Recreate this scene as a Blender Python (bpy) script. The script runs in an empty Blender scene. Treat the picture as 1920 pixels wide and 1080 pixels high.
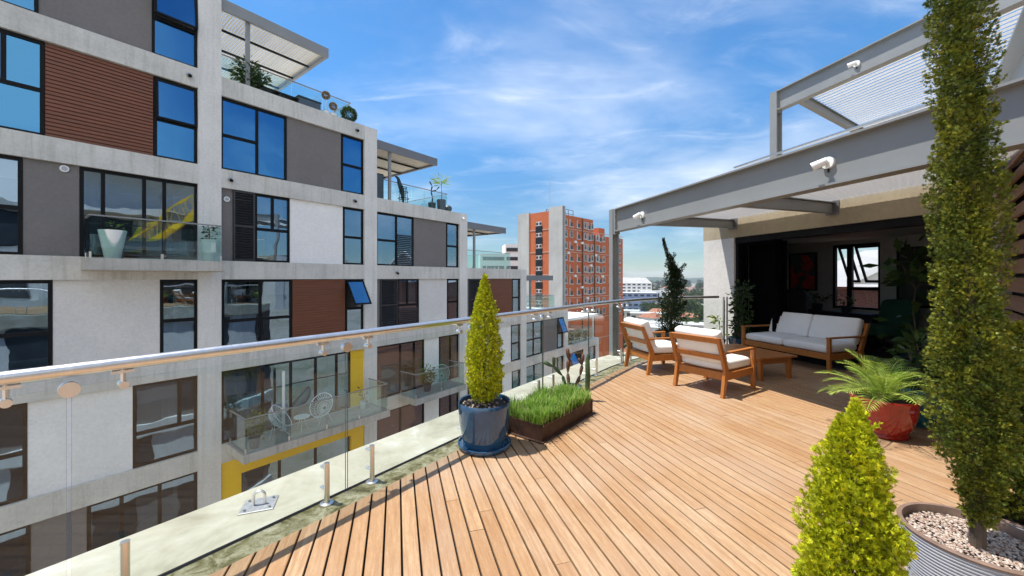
import bpy, bmesh, math, random
import numpy as np
from mathutils import Vector, Matrix
random.seed(7); RNG = np.random.default_rng(7)
S = bpy.context.scene
C = S.collection
PI = math.pi

# ------------------------------------------------------------------ helpers
def tag(o, label=None, cat=None, group=None, kind=None):
    if label: o['label'] = label
    if cat: o['category'] = cat
    if group: o['group'] = group
    if kind: o['kind'] = kind
    return o

def empty(name, loc=(0, 0, 0), rz=0.0, label=None, cat=None, group=None):
    o = bpy.data.objects.new(name, None); C.objects.link(o)
    o.empty_display_size = 0.2
    o.location = loc; o.rotation_euler = (0, 0, rz)
    return tag(o, label, cat, group)

class MB:
    def __init__(s): s.v = []; s.f = []; s.m = []
    def add(s, vs, fs, mi=0):
        b = len(s.v); s.v += [tuple(v) for v in vs]
        s.f += [tuple(i + b for i in f) for f in fs]; s.m += [mi] * len(fs); return s
    def box(s, x0, x1, y0, y1, z0, z1, mi=0, M=None):
        vs = [Vector(p) for p in ((x0,y0,z0),(x1,y0,z0),(x1,y1,z0),(x0,y1,z0),(x0,y0,z1),(x1,y0,z1),(x1,y1,z1),(x0,y1,z1))]
        if M: vs = [M @ v for v in vs]
        return s.add(vs, [(0,3,2,1),(4,5,6,7),(0,1,5,4),(1,2,6,5),(2,3,7,6),(3,0,4,7)], mi)
    def bbox(s, x0, x1, y0, y1, z0, z1, b=0.008, mi=0, M=None):
        # box with chamfered edges
        bm = bmesh.new()
        bmesh.ops.create_cube(bm, size=1)
        for v in bm.verts:
            v.co = Vector((x0+(v.co.x+.5)*(x1-x0), y0+(v.co.y+.5)*(y1-y0), z0+(v.co.z+.5)*(z1-z0)))
        bmesh.ops.bevel(bm, geom=bm.edges[:], offset=b, segments=2, profile=.5, affect='EDGES')
        return s.frombm(bm, mi, M)
    def frombm(s, bm, mi=0, M=None):
        bm.verts.index_update()
        vs = [(M @ v.co) if M else v.co.copy() for v in bm.verts]
        fs = [tuple(v.index for v in f.verts) for f in bm.faces]
        bm.free(); return s.add(vs, fs, mi)
    def bar(s, p, q, w, h, mi=0, up=(0, 0, 1)):
        p = Vector(p); q = Vector(q); d = (q - p).normalized(); up = Vector(up)
        a = d.cross(up)
        if a.length < 1e-4: a = d.cross(Vector((1, 0, 0)))
        a.normalize(); c = a.cross(d).normalized()
        vs = []
        for e in (p, q):
            for sa, sc in ((-1,-1),(1,-1),(1,1),(-1,1)):
                vs.append(e + a*(sa*w/2) + c*(sc*h/2))
        return s.add(vs, [(0,1,2,3),(7,6,5,4),(0,4,5,1),(1,5,6,2),(2,6,7,3),(3,7,4,0)], mi)
    def tube(s, pts, r, n=10, mi=0, cap=True):
        pts = [Vector(p) for p in pts]; rs = r if isinstance(r, (list, tuple)) else [r]*len(pts)
        rings = []; ref = None
        for i, p in enumerate(pts):
            d = (pts[min(i+1, len(pts)-1)] - pts[max(i-1, 0)]).normalized()
            if ref is None or abs(ref.dot(d)) > .95:
                ref = Vector((0, 0, 1)) if abs(d.z) < .9 else Vector((1, 0, 0))
            a = d.cross(ref).normalized(); b = a.cross(d).normalized(); ref = b
            rings.append([p + (a*math.cos(2*PI*k/n) + b*math.sin(2*PI*k/n))*rs[i] for k in range(n)])
        vs = [v for R in rings for v in R]; fs = []
        for i in range(len(pts)-1):
            for k in range(n):
                fs.append((i*n+k, i*n+(k+1) % n, (i+1)*n+(k+1) % n, (i+1)*n+k))
        if cap:
            fs.append(tuple(range(n-1, -1, -1))); fs.append(tuple((len(pts)-1)*n+k for k in range(n)))
        return s.add(vs, fs, mi)
    def lathe(s, prof, n=48, c=(0, 0, 0), mi=0, cap0=True, cap1=False):
        vs = []; fs = []
        for r, z in prof:
            for k in range(n):
                a = 2*PI*k/n; vs.append((c[0]+r*math.cos(a), c[1]+r*math.sin(a), c[2]+z))
        for i in range(len(prof)-1):
            for k in range(n):
                fs.append((i*n+k, i*n+(k+1) % n, (i+1)*n+(k+1) % n, (i+1)*n+k))
        if cap0: fs.append(tuple(range(n-1, -1, -1)))
        if cap1: fs.append(tuple((len(prof)-1)*n+k for k in range(n)))
        return s.add(vs, fs, mi)
    def prism(s, poly, z0, z1, mi=0):
        n = len(poly); vs = [(x, y, z0) for x, y in poly]+[(x, y, z1) for x, y in poly]
        fs = [tuple(range(n-1, -1, -1)), tuple(range(n, 2*n))]
        fs += [(i, (i+1) % n, n+(i+1) % n, n+i) for i in range(n)]
        return s.add(vs, fs, mi)
    def build(s, name, mat, parent=None, smooth=False, recalc=True):
        me = bpy.data.meshes.new(name); me.from_pydata(s.v, [], s.f)
        mats = mat if isinstance(mat, (list, tuple)) else [mat]
        for m in mats: me.materials.append(m)
        if len(mats) > 1: me.polygons.foreach_set('material_index', s.m)
        if recalc:
            bm = bmesh.new(); bm.from_mesh(me); bmesh.ops.recalc_face_normals(bm, faces=bm.faces); bm.to_mesh(me); bm.free()
        if smooth:
            me.polygons.foreach_set('use_smooth', [True]*len(me.polygons))
            try: me.set_sharp_from_angle(angle=math.radians(40))
            except Exception: pass
        me.update()
        o = bpy.data.objects.new(name, me); C.objects.link(o)
        if parent: o.parent = parent
        return o

TONE = {}
def np_obj(name, V, F, mat, parent=None):
    V = np.asarray(V, dtype=np.float32); F = np.asarray(F, dtype=np.int32); k = F.shape[1]
    me = bpy.data.meshes.new(name); me.vertices.add(len(V)); me.vertices.foreach_set('co', V.ravel())
    me.loops.add(F.size); me.loops.foreach_set('vertex_index', F.ravel())
    me.polygons.add(len(F)); me.polygons.foreach_set('loop_start', np.arange(0, F.size, k, dtype=np.int32))
    me.polygons.foreach_set('loop_total', np.full(len(F), k, dtype=np.int32))
    me.update(calc_edges=True); me.validate()
    tn = TONE.get('last')
    if tn is not None and len(tn) == len(V): me.attributes.new('tone', 'FLOAT', 'POINT').data.foreach_set('value', tn.astype(np.float32))
    me.materials.append(mat)
    o = bpy.data.objects.new(name, me); C.objects.link(o)
    if parent: o.parent = parent
    return o

def dup(o, parent=None):
    c = o.copy(); C.objects.link(c); c.parent = parent
    for ch in list(o.children): dup(ch, c)
    return c

# ------------------------------------------------------------------ materials
class NT:
    def __init__(s, name):
        s.mat = bpy.data.materials.new(name); s.mat.use_nodes = True
        s.t = s.mat.node_tree; s.t.nodes.clear()
        s.out = s.n('ShaderNodeOutputMaterial')
    def n(s, typ, **kw):
        x = s.t.nodes.new(typ)
        for k, v in kw.items():
            if k.startswith('i_'): x.inputs[k[2:].replace('_', ' ')].default_value = v
            else: setattr(x, k, v)
        return x
    def l(s, a, b): s.t.links.new(a, b)
    def coords(s, scale=(1, 1, 1), kind='Object', rot=(0, 0, 0)):
        tc = s.n('ShaderNodeTexCoord'); mp = s.n('ShaderNodeMapping')
        mp.inputs['Scale'].default_value = scale; mp.inputs['Rotation'].default_value = rot
        s.l(tc.outputs[kind], mp.inputs['Vector']); return mp.outputs['Vector']
    def noise(s, vec, scale=5, detail=6, rough=.6, dist=0):
        x = s.n('ShaderNodeTexNoise'); x.inputs['Scale'].default_value = scale; x.inputs['Detail'].default_value = detail
        x.inputs['Roughness'].default_value = rough; x.inputs['Distortion'].default_value = dist
        s.l(vec, x.inputs['Vector']); return x.outputs['Fac']
    def ramp(s, fac, stops):
        r = s.n('ShaderNodeValToRGB'); e = r.color_ramp.elements
        while len(e) < len(stops): e.new(.5)
        for i, (p, c) in enumerate(stops):
            e[i].position = p; e[i].color = (c, c, c, 1) if isinstance(c, (int, float)) else (*c, 1)
        s.l(fac, r.inputs['Fac']); return r.outputs['Color']
    def mix(s, fac, a, b, mode='MIX'):
        m = s.n('ShaderNodeMix', data_type='RGBA', blend_type=mode)
        for sock, v in ((m.inputs[0], fac), (m.inputs[6], a), (m.inputs[7], b)):
            if isinstance(v, (int, float)): sock.default_value = v
            elif isinstance(v, tuple): sock.default_value = (*v, 1)
            else: s.l(v, sock)
        return m.outputs[2]
    def math(s, op, a, b=None, c=None):
        m = s.n('ShaderNodeMath', operation=op)
        for i, v in enumerate((a, b, c)):
            if v is None: continue
            if isinstance(v, (int, float)): m.inputs[i].default_value = v
            else: s.l(v, m.inputs[i])
        return m.outputs[0]
    def bump(s, h, strength=.3, dist=.01):
        b = s.n('ShaderNodeBump'); b.inputs['Strength'].default_value = strength; b.inputs['Distance'].default_value = dist
        s.l(h, b.inputs['Height']); return b.outputs['Normal']
    def pbr(s, col, rough=.6, metal=0., normal=None, spec=.5, coat=0.):
        p = s.n('ShaderNodeBsdfPrincipled')
        for k, v in (('Base Color', col), ('Roughness', rough), ('Metallic', metal), ('Specular IOR Level', spec), ('Coat Weight', coat)):
            if isinstance(v, tuple): p.inputs[k].default_value = (*v, 1)
            elif isinstance(v, (int, float)): p.inputs[k].default_value = v
            else: s.l(v, p.inputs[k])
        if normal is not None: s.l(normal, p.inputs['Normal'])
        return p
    def done(s, shader):
        s.l(shader.outputs[0] if hasattr(shader, 'outputs') else shader, s.out.inputs['Surface']); return s.mat

def simple(name, col, rough=.6, metal=0., var=.12, scale=6, bump=0., spec=.5, coat=0., stretch=(1, 1, 1)):
    t = NT(name); v = t.coords(stretch); f = t.noise(v, scale, 5)
    d = tuple(c*(1-var) for c in col); b = tuple(min(1, c*(1+var)) for c in col)
    c = t.ramp(f, [(.3, d), (.7, b)])
    r = t.math('ADD', t.math('MULTIPLY', f, .15), rough-.07)
    nrm = t.bump(t.noise(v, scale*8, 3), bump, .004) if bump else None
    return t.done(t.pbr(c, r, metal, nrm, spec, coat))

def concrete(name, col, streak=.5, dark=.55, bscale=1.0, mot=.70):
    t = NT(name); v = t.coords()
    big = t.noise(v, .55*bscale, 6, .65)
    c = t.ramp(big, [(.28, tuple(x*mot for x in col)), (.48, tuple(x*(.78+.22*mot) for x in col)), (.7, tuple(min(1, x*1.12) for x in col))])
    st = t.noise(t.coords((3.2, 3.2, .22)), 1.2*bscale, 7, .72)                # vertical rain streaks
    c = t.mix(t.math('MULTIPLY', t.ramp(st, [(.5, 0.), (.74, 1.)]), streak), c, tuple(x*dark*y for x, y in zip(col, (1, .98, .88))))
    fine = t.noise(v, 14, 4, .7)
    c = t.mix(.25, c, t.ramp(fine, [(.3, tuple(x*.6 for x in col)), (.7, tuple(min(1, x*1.25) for x in col))]))
    pit = t.ramp(t.noise(v, 38, 2, .5), [(.25, 0.), (.31, 1.)])
    c = t.mix(.35, c, t.mix(pit, tuple(x*.35 for x in col), c))
    return t.done(t.pbr(c, .82, 0, t.bump(fine, .25, .01), .3))

def leaf(name, stops, trans=.35, patch=None, rough=.55, tone=False):
    t = NT(name)
    per = t.n('ShaderNodeNewGeometry').outputs['Random Per Island']
    if tone:
        at = t.n('ShaderNodeAttribute'); at.attribute_name = 'tone'
        per = t.math('ADD', t.math('MULTIPLY', at.outputs['Fac'], .85), t.math('MULTIPLY', per, .15))
    c = t.ramp(per, stops)
    if patch:
        f = t.ramp(t.noise(t.coords(), patch[0], 3), [(.42, 0.), (.62, 1.)]); c = t.mix(t.math('MULTIPLY', f, patch[2]), c, patch[1])
    p = t.pbr(c, rough, 0, None, .25)
    tr = t.n('ShaderNodeBsdfTranslucent'); t.l(c, tr.inputs[0])
    m = t.n('ShaderNodeMixShader'); m.inputs[0].default_value = trans
    t.l(p.outputs[0], m.inputs[1]); t.l(tr.outputs[0], m.inputs[2])
    return t.done(m)
M = {}
M['concrete'] = concrete('fair_faced_concrete', (.75, .735, .70), .6, .55, 1.0, .82)
M['concrete_beam'] = concrete('stained_beam_concrete', (.66, .645, .60), .8, .5, 1.3, .68)
M['paving'] = simple('pale_terrace_paving', (.70, .69, .66), .8, var=.08, scale=2)
M['concrete_dirty'] = concrete('stained_concrete', (.50, .48, .44), .9, .35, 2)
M['ledge'] = concrete('ledge_concrete', (.60, .57, .46), .25, .7, 1.4)
M['panel_grey'] = concrete('grey_plaster', (.20, .185, .18), .25, .8, 1.0, .88)
M['panel_light'] = concrete('light_plaster', (.70, .685, .665), .12, .85, 1.0, .93)
M['panel_white'] = concrete('white_plaster', (.89, .87, .85), .06, .9, 1.0, .96)
M['soffit'] = concrete('cream_soffit', (.60, .52, .42), .1, .8)
M['black'] = simple('black_powder_coat', (.007, .007, .008), .5, var=.2, spec=.15)
M['steel'] = simple('brushed_stainless', (.80, .77, .74), .33, 1.0, .06, 30, stretch=(1, 1, .1))
M['galv'] = simple('galvanised_plate', (.42, .43, .45), .45, .7, .15, 30)
M['beam_paint'] = simple('grey_steel_paint', (.25, .258, .258), .42, var=.08, scale=1.5)
M['beam_dark'] = simple('dark_grey_steel_paint', (.17, .175, .19), .45, var=.08, scale=1.5)
M['shutter'] = simple('dark_grey_shutter', (.035, .035, .038), .35, var=.1)
M['yellow'] = simple('yellow_paint', (.88, .55, .01), .5, var=.05, scale=2)
M['white'] = simple('white_paint', (.80, .80, .79), .5, var=.04)
M['white_gloss'] = simple('white_plastic', (.82, .83, .82), .3, var=.03)
M['louvre'] = leaf('cream_louvre', [(0, (.78, .73, .62)), (1, (.84, .79, .69))], .3, None, .5)
M['louvre_closed'] = simple('beige_ceiling_board', (.66, .55, .42), .6, var=.1)
M['louvre_white'] = leaf('white_louvre', [(0, (.84, .84, .84)), (1, (.88, .88, .88))], .4, None, .5)
M['fascia'] = concrete('ochre_plaster', (.42, .355, .25), .5, .6, 1.3)
M['wall_white'] = concrete('house_white_plaster', (.74, .71, .67), .2, .85)
M['int_wall'] = simple('interior_wall_paint', (.42, .43, .43), .7, var=.05)
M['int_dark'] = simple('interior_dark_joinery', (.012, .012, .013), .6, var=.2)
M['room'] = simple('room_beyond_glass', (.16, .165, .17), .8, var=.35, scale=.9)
M['curtain'] = simple('grey_curtain', (.52, .52, .52), .9, var=.06)
M['blue_pot'] = simple('blue_glaze', (.016, .062, .135), .10, var=.25, scale=9, coat=.6)
M['teal_pot'] = simple('teal_glaze', (.012, .16, .22), .12, var=.5, scale=7, coat=.6)
M['red_pot'] = simple('red_glaze', (.30, .014, .008), .12, var=.18, scale=6, coat=.6, stretch=(5, 5, .6))
M['grey_pot'] = simple('ribbed_grey_pot', (.40, .42, .46), .5, var=.12, scale=8)
M['dark_pot'] = simple('dark_green_pot', (.012, .04, .045), .35, var=.3)
M['slate_pot'] = simple('slate_blue_pot', (.06, .085, .11), .5, var=.15)
M['soil'] = simple('potting_soil', (.03, .021, .015), .95, var=.5, scale=40, bump=.8)
M['rust'] = simple('weathered_iron_box', (.055, .026, .016), .6, .3, .6, 9, bump=.4)
M['cushion'] = simple('white_canvas', (.80, .79, .77), .9, var=.04, scale=3, bump=.25)
M['bark'] = simple('bark', (.10, .072, .05), .9, var=.45, scale=20, bump=.8, stretch=(1, 1, .2))
M['cactus'] = simple('cactus_skin', (.055, .09, .03), .55, var=.5, scale=12)
M['cactus_brown'] = simple('dry_cactus_skin', (.12, .05, .03), .6, var=.5, scale=12)
M['roof_white'] = simple('white_sheet_roof', (.56, .56, .55), .5, var=.15, scale=.3)
M['roof_grey'] = simple('grey_sheet_roof', (.36, .36, .36), .6, var=.2, scale=.3)
M['roof_red'] = simple('terracotta_roof', (.34, .14, .085), .8, var=.3, scale=.6)
M['pier'] = concrete('tower_concrete', (.46, .455, .44), .5, .6, .3)
M['city_wall'] = simple('rendered_wall', (.52, .49, .44), .8, var=.12, scale=.2)
M['city_dark'] = simple('dark_city_glass', (.03, .04, .05), .2, var=.3)
M['city_blue'] = simple('blue_city_cladding', (.20, .27, .45), .4, var=.2, scale=.3)

def wood_slats():
    t = NT('timber_slat_cladding')
    v = t.coords((.6, 1, 9)); g = t.noise(v, 2.2, 7, .65, .4)
    per = t.n('ShaderNodeNewGeometry').outputs['Random Per Island']
    c = t.mix(g, (.085, .026, .012), (.30, .10, .043))
    c = t.mix(t.math('MULTIPLY', per, .45), c, (.16, .06, .03))
    return t.done(t.pbr(c, .5, 0, t.bump(g, .2, .005)))
M['slats'] = wood_slats()

def slats_lit():  # lighter copy of the slat timber, sunlight put into the colour
    t = NT('weathered_timber_louvre')
    v = t.coords((.8, 8, 8)); g = t.noise(v, 2.2, 7, .65, .4)
    per = t.n('ShaderNodeNewGeometry').outputs['Random Per Island']
    c = t.mix(g, (.19, .09, .05), (.36, .20, .12)); c = t.mix(t.math('MULTIPLY', per, .5), c, (.24, .14, .10))
    return t.done(t.pbr(c, .55, 0, t.bump(g, .2, .004)))
M['louvre_timber'] = slats_lit()

def teak(name, a, b):
    t = NT(name); v = t.coords((9, 9, 2.2)); g = t.noise(v, 3, 8, .65, .6)
    return t.done(t.pbr(t.mix(g, a, b), .42, 0, t.bump(g, .15, .003)))
M['teak'] = teak('oiled_teak', (.27, .085, .015), (.52, .20, .045))

def deck_mat():
    t = NT('hardwood_decking')
    per = t.n('ShaderNodeNewGeometry').outputs['Random Per Island']
    tc = t.n('ShaderNodeTexCoord'); mp = t.n('ShaderNodeMapping'); mp.inputs['Scale'].default_value = (1.1, 17, 1)
    cmb = t.n('ShaderNodeCombineXYZ'); t.l(t.math('MULTIPLY', per, 37.), cmb.inputs[0]); t.l(t.math('MULTIPLY', per, 91.), cmb.inputs[1])
    va = t.n('ShaderNodeVectorMath', operation='ADD'); t.l(tc.outputs['Object'], va.inputs[0]); t.l(cmb.outputs[0], va.inputs[1])
    t.l(va.outputs[0], mp.inputs['Vector']); v = mp.outputs['Vector']
    g = t.noise(v, 2.4, 9, .68, .5); g2 = t.noise(v, 9, 6, .7)
    c = t.ramp(per, [(0, (.37, .215, .105)), (.2, (.43, .265, .135)), (.45, (.47, .305, .165)), (.7, (.41, .245, .12)), (.88, (.50, .345, .20)), (1, (.39, .25, .145))])
    c = t.mix(t.ramp(g, [(.36, .7), (.60, 0.)]), c, (.27, .12, .045))
    c = t.mix(t.ramp(g2, [(.55, 0.), (.75, .5)]), c, (.63, .46, .31))
    spot = t.ramp(t.noise(v, 26, 3, .6), [(.60, 0.), (.70, .8)])
    c = t.mix(spot, c, (.14, .07, .035))
    mot = t.noise(t.coords((3, 9, 1)), 5, 6, .75)
    c = t.mix(t.ramp(mot, [(.42, .42), (.60, 0.)]), c, (.30, .175, .09))
    wear = t.ramp(t.noise(t.coords(), .9, 5, .6), [(.45, 0.), (.72, .45)])
    c = t.mix(wear, c, (.44, .345, .26))
    return t.done(t.pbr(c, .52, 0, t.bump(g, .25, .004), .35))
M['deck'] = deck_mat()
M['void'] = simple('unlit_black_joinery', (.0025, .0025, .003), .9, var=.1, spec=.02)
M['under'] = simple('deck_void', (.012, .010, .009), .95, var=.2)

def moss_mat():
    t = NT('mossy_concrete'); v = t.coords(); n1 = t.noise(v, 8, 9, .74, .6); n2 = t.noise(v, 26, 7, .75); n3 = t.noise(v, 2.2, 4)
    c = t.ramp(n1, [(.30, (.028, .024, .012)), (.42, (.12, .11, .05)), (.52, (.26, .245, .15)), (.72, (.42, .405, .31))])
    c = t.mix(t.ramp(n2, [(.5, 0.), (.66, .8)]), c, (.13, .12, .05))
    c = t.mix(t.ramp(n3, [(.56, 0.), (.68, .7)]), c, (.05, .04, .022))
    return t.done(t.pbr(c, .9, 0, t.bump(n2, .5, .012), .2))
M['moss'] = moss_mat()

def ledge_mat():
    t = NT('painted_ledge'); v = t.coords(); n1 = t.noise(v, 1.6, 7, .65, .5); n2 = t.noise(v, 9, 5, .7)
    c = t.ramp(n1, [(.3, (.24, .225, .165)), (.46, (.355, .34, .27)), (.58, (.41, .40, .335)), (.68, (.56, .555, .51))])
    c = t.mix(t.ramp(n2, [(.54, 0.), (.74, .5)]), c, (.30, .285, .20))
    return t.done(t.pbr(c, .7, 0, t.bump(n2, .2, .006), .3))
M['ledge'] = ledge_mat()

def glass(name, tint, base, refl=(1, 1, 1), k=1.0, rough=0.0, wave=0.):
    # a clear pane: Fresnel reflection over a tinted see-through
    t = NT(name)
    fr = t.n('ShaderNodeLayerWeight'); fr.inputs['Blend'].default_value = .5
    sch = t.math('ADD', t.math('MULTIPLY', t.math('POWER', fr.outputs['Facing'], 5.0), .96), .04)
    f = t.math('MINIMUM', t.math('ADD', t.math('MULTIPLY', sch, k), base), 1.0)
    tr = t.n('ShaderNodeBsdfTransparent'); tr.inputs[0].default_value = (*tint, 1)
    gl = t.n('ShaderNodeBsdfGlossy'); gl.inputs[0].default_value = (*refl, 1); gl.inputs['Roughness'].default_value = rough
    if wave: t.l(t.bump(t.noise(t.coords(), 1.1, 2, .4), wave, .02), gl.inputs['Normal'])
    m = t.n('ShaderNodeMixShader'); t.l(f, m.inputs[0]); t.l(tr.outputs[0], m.inputs[1]); t.l(gl.outputs[0], m.inputs[2])
    return t.done(m)
M['glass_rail'] = glass('railing_glass', (.965, .985, .972), .0, k=.65)
M['glass_edge'] = simple('glass_edge', (.035, .06, .055), .15, var=.1)
M['glass_bal'] = glass('balcony_glass', (.84, .94, .93), .05, k=1.0)
M['pane'] = glass('tinted_window_glass', (.60, .63, .65), .26, (.62, .82, 1.0), 1.2, wave=.28)
M['pane_blue'] = glass('blue_tinted_window_glass', (.22, .30, .36), .42, (.16, .50, .86), 1.0, wave=.28)  # deep blue of the mirrored sky is put into the pane colour
M['pane_clear'] = glass('clear_window_glass', (.75, .78, .80), .05, (1, 1, 1), 1.0)

def brick_mat(name, a, b, mortar, scale=1.0):
    t = NT(name)
    tc = t.n('ShaderNodeTexCoord'); sp = t.n('ShaderNodeSeparateXYZ'); t.l(tc.outputs['Object'], sp.inputs[0])
    cb = t.n('ShaderNodeCombineXYZ'); t.l(t.math('ADD', sp.outputs[0], sp.outputs[1]), cb.inputs[0]); t.l(sp.outputs[2], cb.inputs[1])
    br = t.n('ShaderNodeTexBrick'); br.inputs['Color1'].default_value = (*a, 1); br.inputs['Color2'].default_value = (*b, 1)
    br.inputs['Mortar'].default_value = (*mortar, 1); br.inputs['Scale'].default_value = scale
    br.inputs['Brick Width'].default_value = .24; br.inputs['Row Height'].default_value = .085; br.inputs['Mortar Size'].default_value = .008
    t.l(cb.outputs[0], br.inputs['Vector'])
    n = t.noise(t.coords(), .25, 5)
    c = t.mix(t.ramp(n, [(.35, 0.), (.7, .4)]), br.outputs['Color'], tuple(x*.65 for x in a))
    return t.done(t.pbr(c, .85, 0, None, .2))
M['brick'] = brick_mat('orange_brick', (.58, .145, .05), (.46, .10, .037), (.42, .20, .12))
M['brick_house'] = brick_mat('red_brick', (.30, .10, .07), (.22, .075, .055), (.35, .28, .24))

M['gold_leaf'] = leaf('golden_cypress_leaf', [(0, (.30, .35, .012)), (.5, (.52, .55, .014)), (.9, (.76, .73, .02)), (1, (.78, .70, .05))], .16, (18, (.26, .31, .012), .7), tone=True)
M['tall_leaf'] = leaf('tall_cypress_leaf', [(0, (.085, .115, .012)), (.5, (.17, .195, .018)), (.9, (.33, .315, .03)), (1, (.42, .33, .09))], .14, (9, (.06, .095, .014), .9), tone=True)
M['dark_leaf'] = leaf('dark_juniper_leaf', [(0, (.012, .028, .010)), (.5, (.022, .045, .013)), (1, (.04, .07, .018))], .15)
M['palm_leaf'] = leaf('palm_leaf', [(0, (.20, .32, .04)), (.5, (.34, .48, .07)), (1, (.50, .58, .16))], .3, rough=.4)
M['grass'] = leaf('grass_blade', [(0, (.08, .20, .016)), (.4, (.17, .34, .03)), (.75, (.30, .46, .06)), (.9, (.46, .52, .22)), (1, (.55, .50, .25))], .35)
M['green_leaf'] = leaf('green_leaf', [(0, (.022, .05, .014)), (.5, (.04, .085, .02)), (1, (.075, .12, .03))], .25, rough=.4)
M['city_leaf'] = leaf('street_tree_leaf', [(0, (.025, .05, .014)), (.5, (.05, .085, .022)), (1, (.09, .12, .035))], .2, (.15, (.10, .12, .04), .5))

def pebble_mat():
    t = NT('pale_pebbles'); per = t.n('ShaderNodeNewGeometry').outputs['Random Per Island']
    return t.done(t.pbr(t.ramp(per, [(0, (.20, .12, .085)), (.3, (.40, .31, .24)), (.6, (.52, .44, .37)), (.85, (.30, .18, .13)), (1, (.62, .58, .52))]), .7))
M['pebble'] = pebble_mat()
# ------------------------------------------------------------------ camera, sun, sky
cam_d = bpy.data.cameras.new('camera'); cam = bpy.data.objects.new('camera', cam_d); C.objects.link(cam)
cam.location = (0, 0, 1.6); cam.rotation_euler = (PI/2, 0, 0)
cam_d.sensor_width = 36; cam_d.lens = 13.5; cam_d.shift_y = -0.0099; cam_d.clip_start = .05; cam_d.clip_end = 20000
S.camera = cam
SUN = Vector((-.35, .03, 1.0)).normalized()
sd = bpy.data.lights.new('sun', 'SUN'); sd.energy = 4.3; sd.angle = math.radians(.53); sd.color = (1, .955, .88)
so = bpy.data.objects.new('sun', sd); C.objects.link(so); so.location = (-20, 0, 60)
so.rotation_euler = (-SUN).to_track_quat('-Z', 'Y').to_euler()

W = bpy.data.worlds.new('World'); S.world = W; W.use_nodes = True
nt = W.node_tree; nt.nodes.clear()
def wn(typ, **kw):
    x = nt.nodes.new(typ)
    for k, v in kw.items(): setattr(x, k, v)
    return x
def wl(a, b): nt.links.new(a, b)
def wm(op, a, b=None, c=None, clamp=False):
    m = wn('ShaderNodeMath', operation=op, use_clamp=clamp)
    for i, v in enumerate((a, b, c)):
        if v is None: continue
        if isinstance(v, (int, float)): m.inputs[i].default_value = v
        else: wl(v, m.inputs[i])
    return m.outputs[0]
sky = wn('ShaderNodeTexSky', sky_type='NISHITA'); sky.sun_disc = False
sky.sun_elevation = math.asin(SUN.z); sky.sun_rotation = math.atan2(SUN.x, SUN.y)
sky.altitude = 900; sky.air_density = 1.0; sky.dust_density = .4; sky.ozone_density = 4.0
hs = wn('ShaderNodeHueSaturation'); hs.inputs['Saturation'].default_value = 1.22; hs.inputs['Value'].default_value = 1.25
wl(sky.outputs[0], hs.inputs['Color'])
tcw = wn('ShaderNodeTexCoord'); sx = wn('ShaderNodeSeparateXYZ'); wl(tcw.outputs['Generated'], sx.inputs[0])
zz = wm('ADD', wm('MAXIMUM', sx.outputs[2], 0.0), .16)
cx = wn('ShaderNodeCombineXYZ'); wl(wm('DIVIDE', sx.outputs[0], zz), cx.inputs[0]); wl(wm('DIVIDE', sx.outputs[1], zz), cx.inputs[1])
def cloud(scale, rot, loc, sc, detail, rough, dist):
    mp = wn('ShaderNodeMapping'); mp.inputs['Scale'].default_value = sc; mp.inputs['Rotation'].default_value = (0, 0, rot); mp.inputs['Location'].default_value = loc
    wl(cx.outputs[0], mp.inputs['Vector'])
    n = wn('ShaderNodeTexNoise'); n.inputs['Scale'].default_value = scale; n.inputs['Detail'].default_value = detail
    n.inputs['Roughness'].default_value = rough; n.inputs['Distortion'].default_value = dist
    wl(mp.outputs[0], n.inputs['Vector']); return n.outputs['Fac']
CL = dict(loc1=(3.1, 1.7, 0), loc2=(.4, 5.2, 0))
n1 = cloud(.62, .5, CL['loc1'], (1, 1.35, 1), 8, .54, .4)       # broad veils
n2 = cloud(2.2, .9, CL['loc2'], (.75, 2.1, 1), 9, .62, 1.0)    # wispy streaks
def wr(f, a, b):
    r = wn('ShaderNodeMapRange', interpolation_type='SMOOTHSTEP'); r.inputs[1].default_value = a; r.inputs[2].default_value = b
    wl(f, r.inputs[0]); return r.outputs[0]
dens = wm('ADD', wm('MULTIPLY', wr(n1, .42, .86), .76), wm('MULTIPLY', wm('MULTIPLY', wr(n2, .48, .86), .32), wr(n1, .28, .56)))
lowz = wm('SUBTRACT', 1.0, wr(sx.outputs[2], .02, .30))
dens = wm('MULTIPLY', dens, wm('ADD', wm('MULTIPLY', wr(sx.outputs[2], .0, .30), .5), .5))
fill_cloud = wm('MULTIPLY', wr(wm('MULTIPLY', sx.outputs[1], -1.0), .30, .62), wm('ADD', .62, wm('MULTIPLY', wr(n1, .30, .62), .38)))   # unseen bright cloud added behind the viewer to lighten the shaded facade
dens = wm('MAXIMUM', dens, fill_cloud)
dens = wm('MINIMUM', wm('ADD', dens, wm('MULTIPLY', lowz, .04)), .90)
ccol = wn('ShaderNodeRGB'); ccol.outputs[0].default_value = (7.0, 7.15, 7.3, 1)
mx = wn('ShaderNodeMix', data_type='RGBA'); wl(dens, mx.inputs[0]); hz = wn('ShaderNodeMix', data_type='RGBA', blend_type='MULTIPLY'); hz.inputs[0].default_value = 1.0; wl(hs.outputs[0], hz.inputs[6])
hv = wm('ADD', wm('MULTIPLY', wr(sx.outputs[2], -.02, .46), .57), .43); hc = wn('ShaderNodeCombineColor'); wl(wm('MULTIPLY', hv, .88), hc.inputs[0]); wl(wm('MULTIPLY', hv, .95), hc.inputs[1]); wl(wm('MULTIPLY', hv, .90), hc.inputs[2]); wl(hc.outputs[0], hz.inputs[7]); wl(hz.outputs[2], mx.inputs[6]); wl(ccol.outputs[0], mx.inputs[7])
bg = wn('ShaderNodeBackground'); bg.inputs['Strength'].default_value = .12; wl(mx.outputs[2], bg.inputs['Color'])
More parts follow.
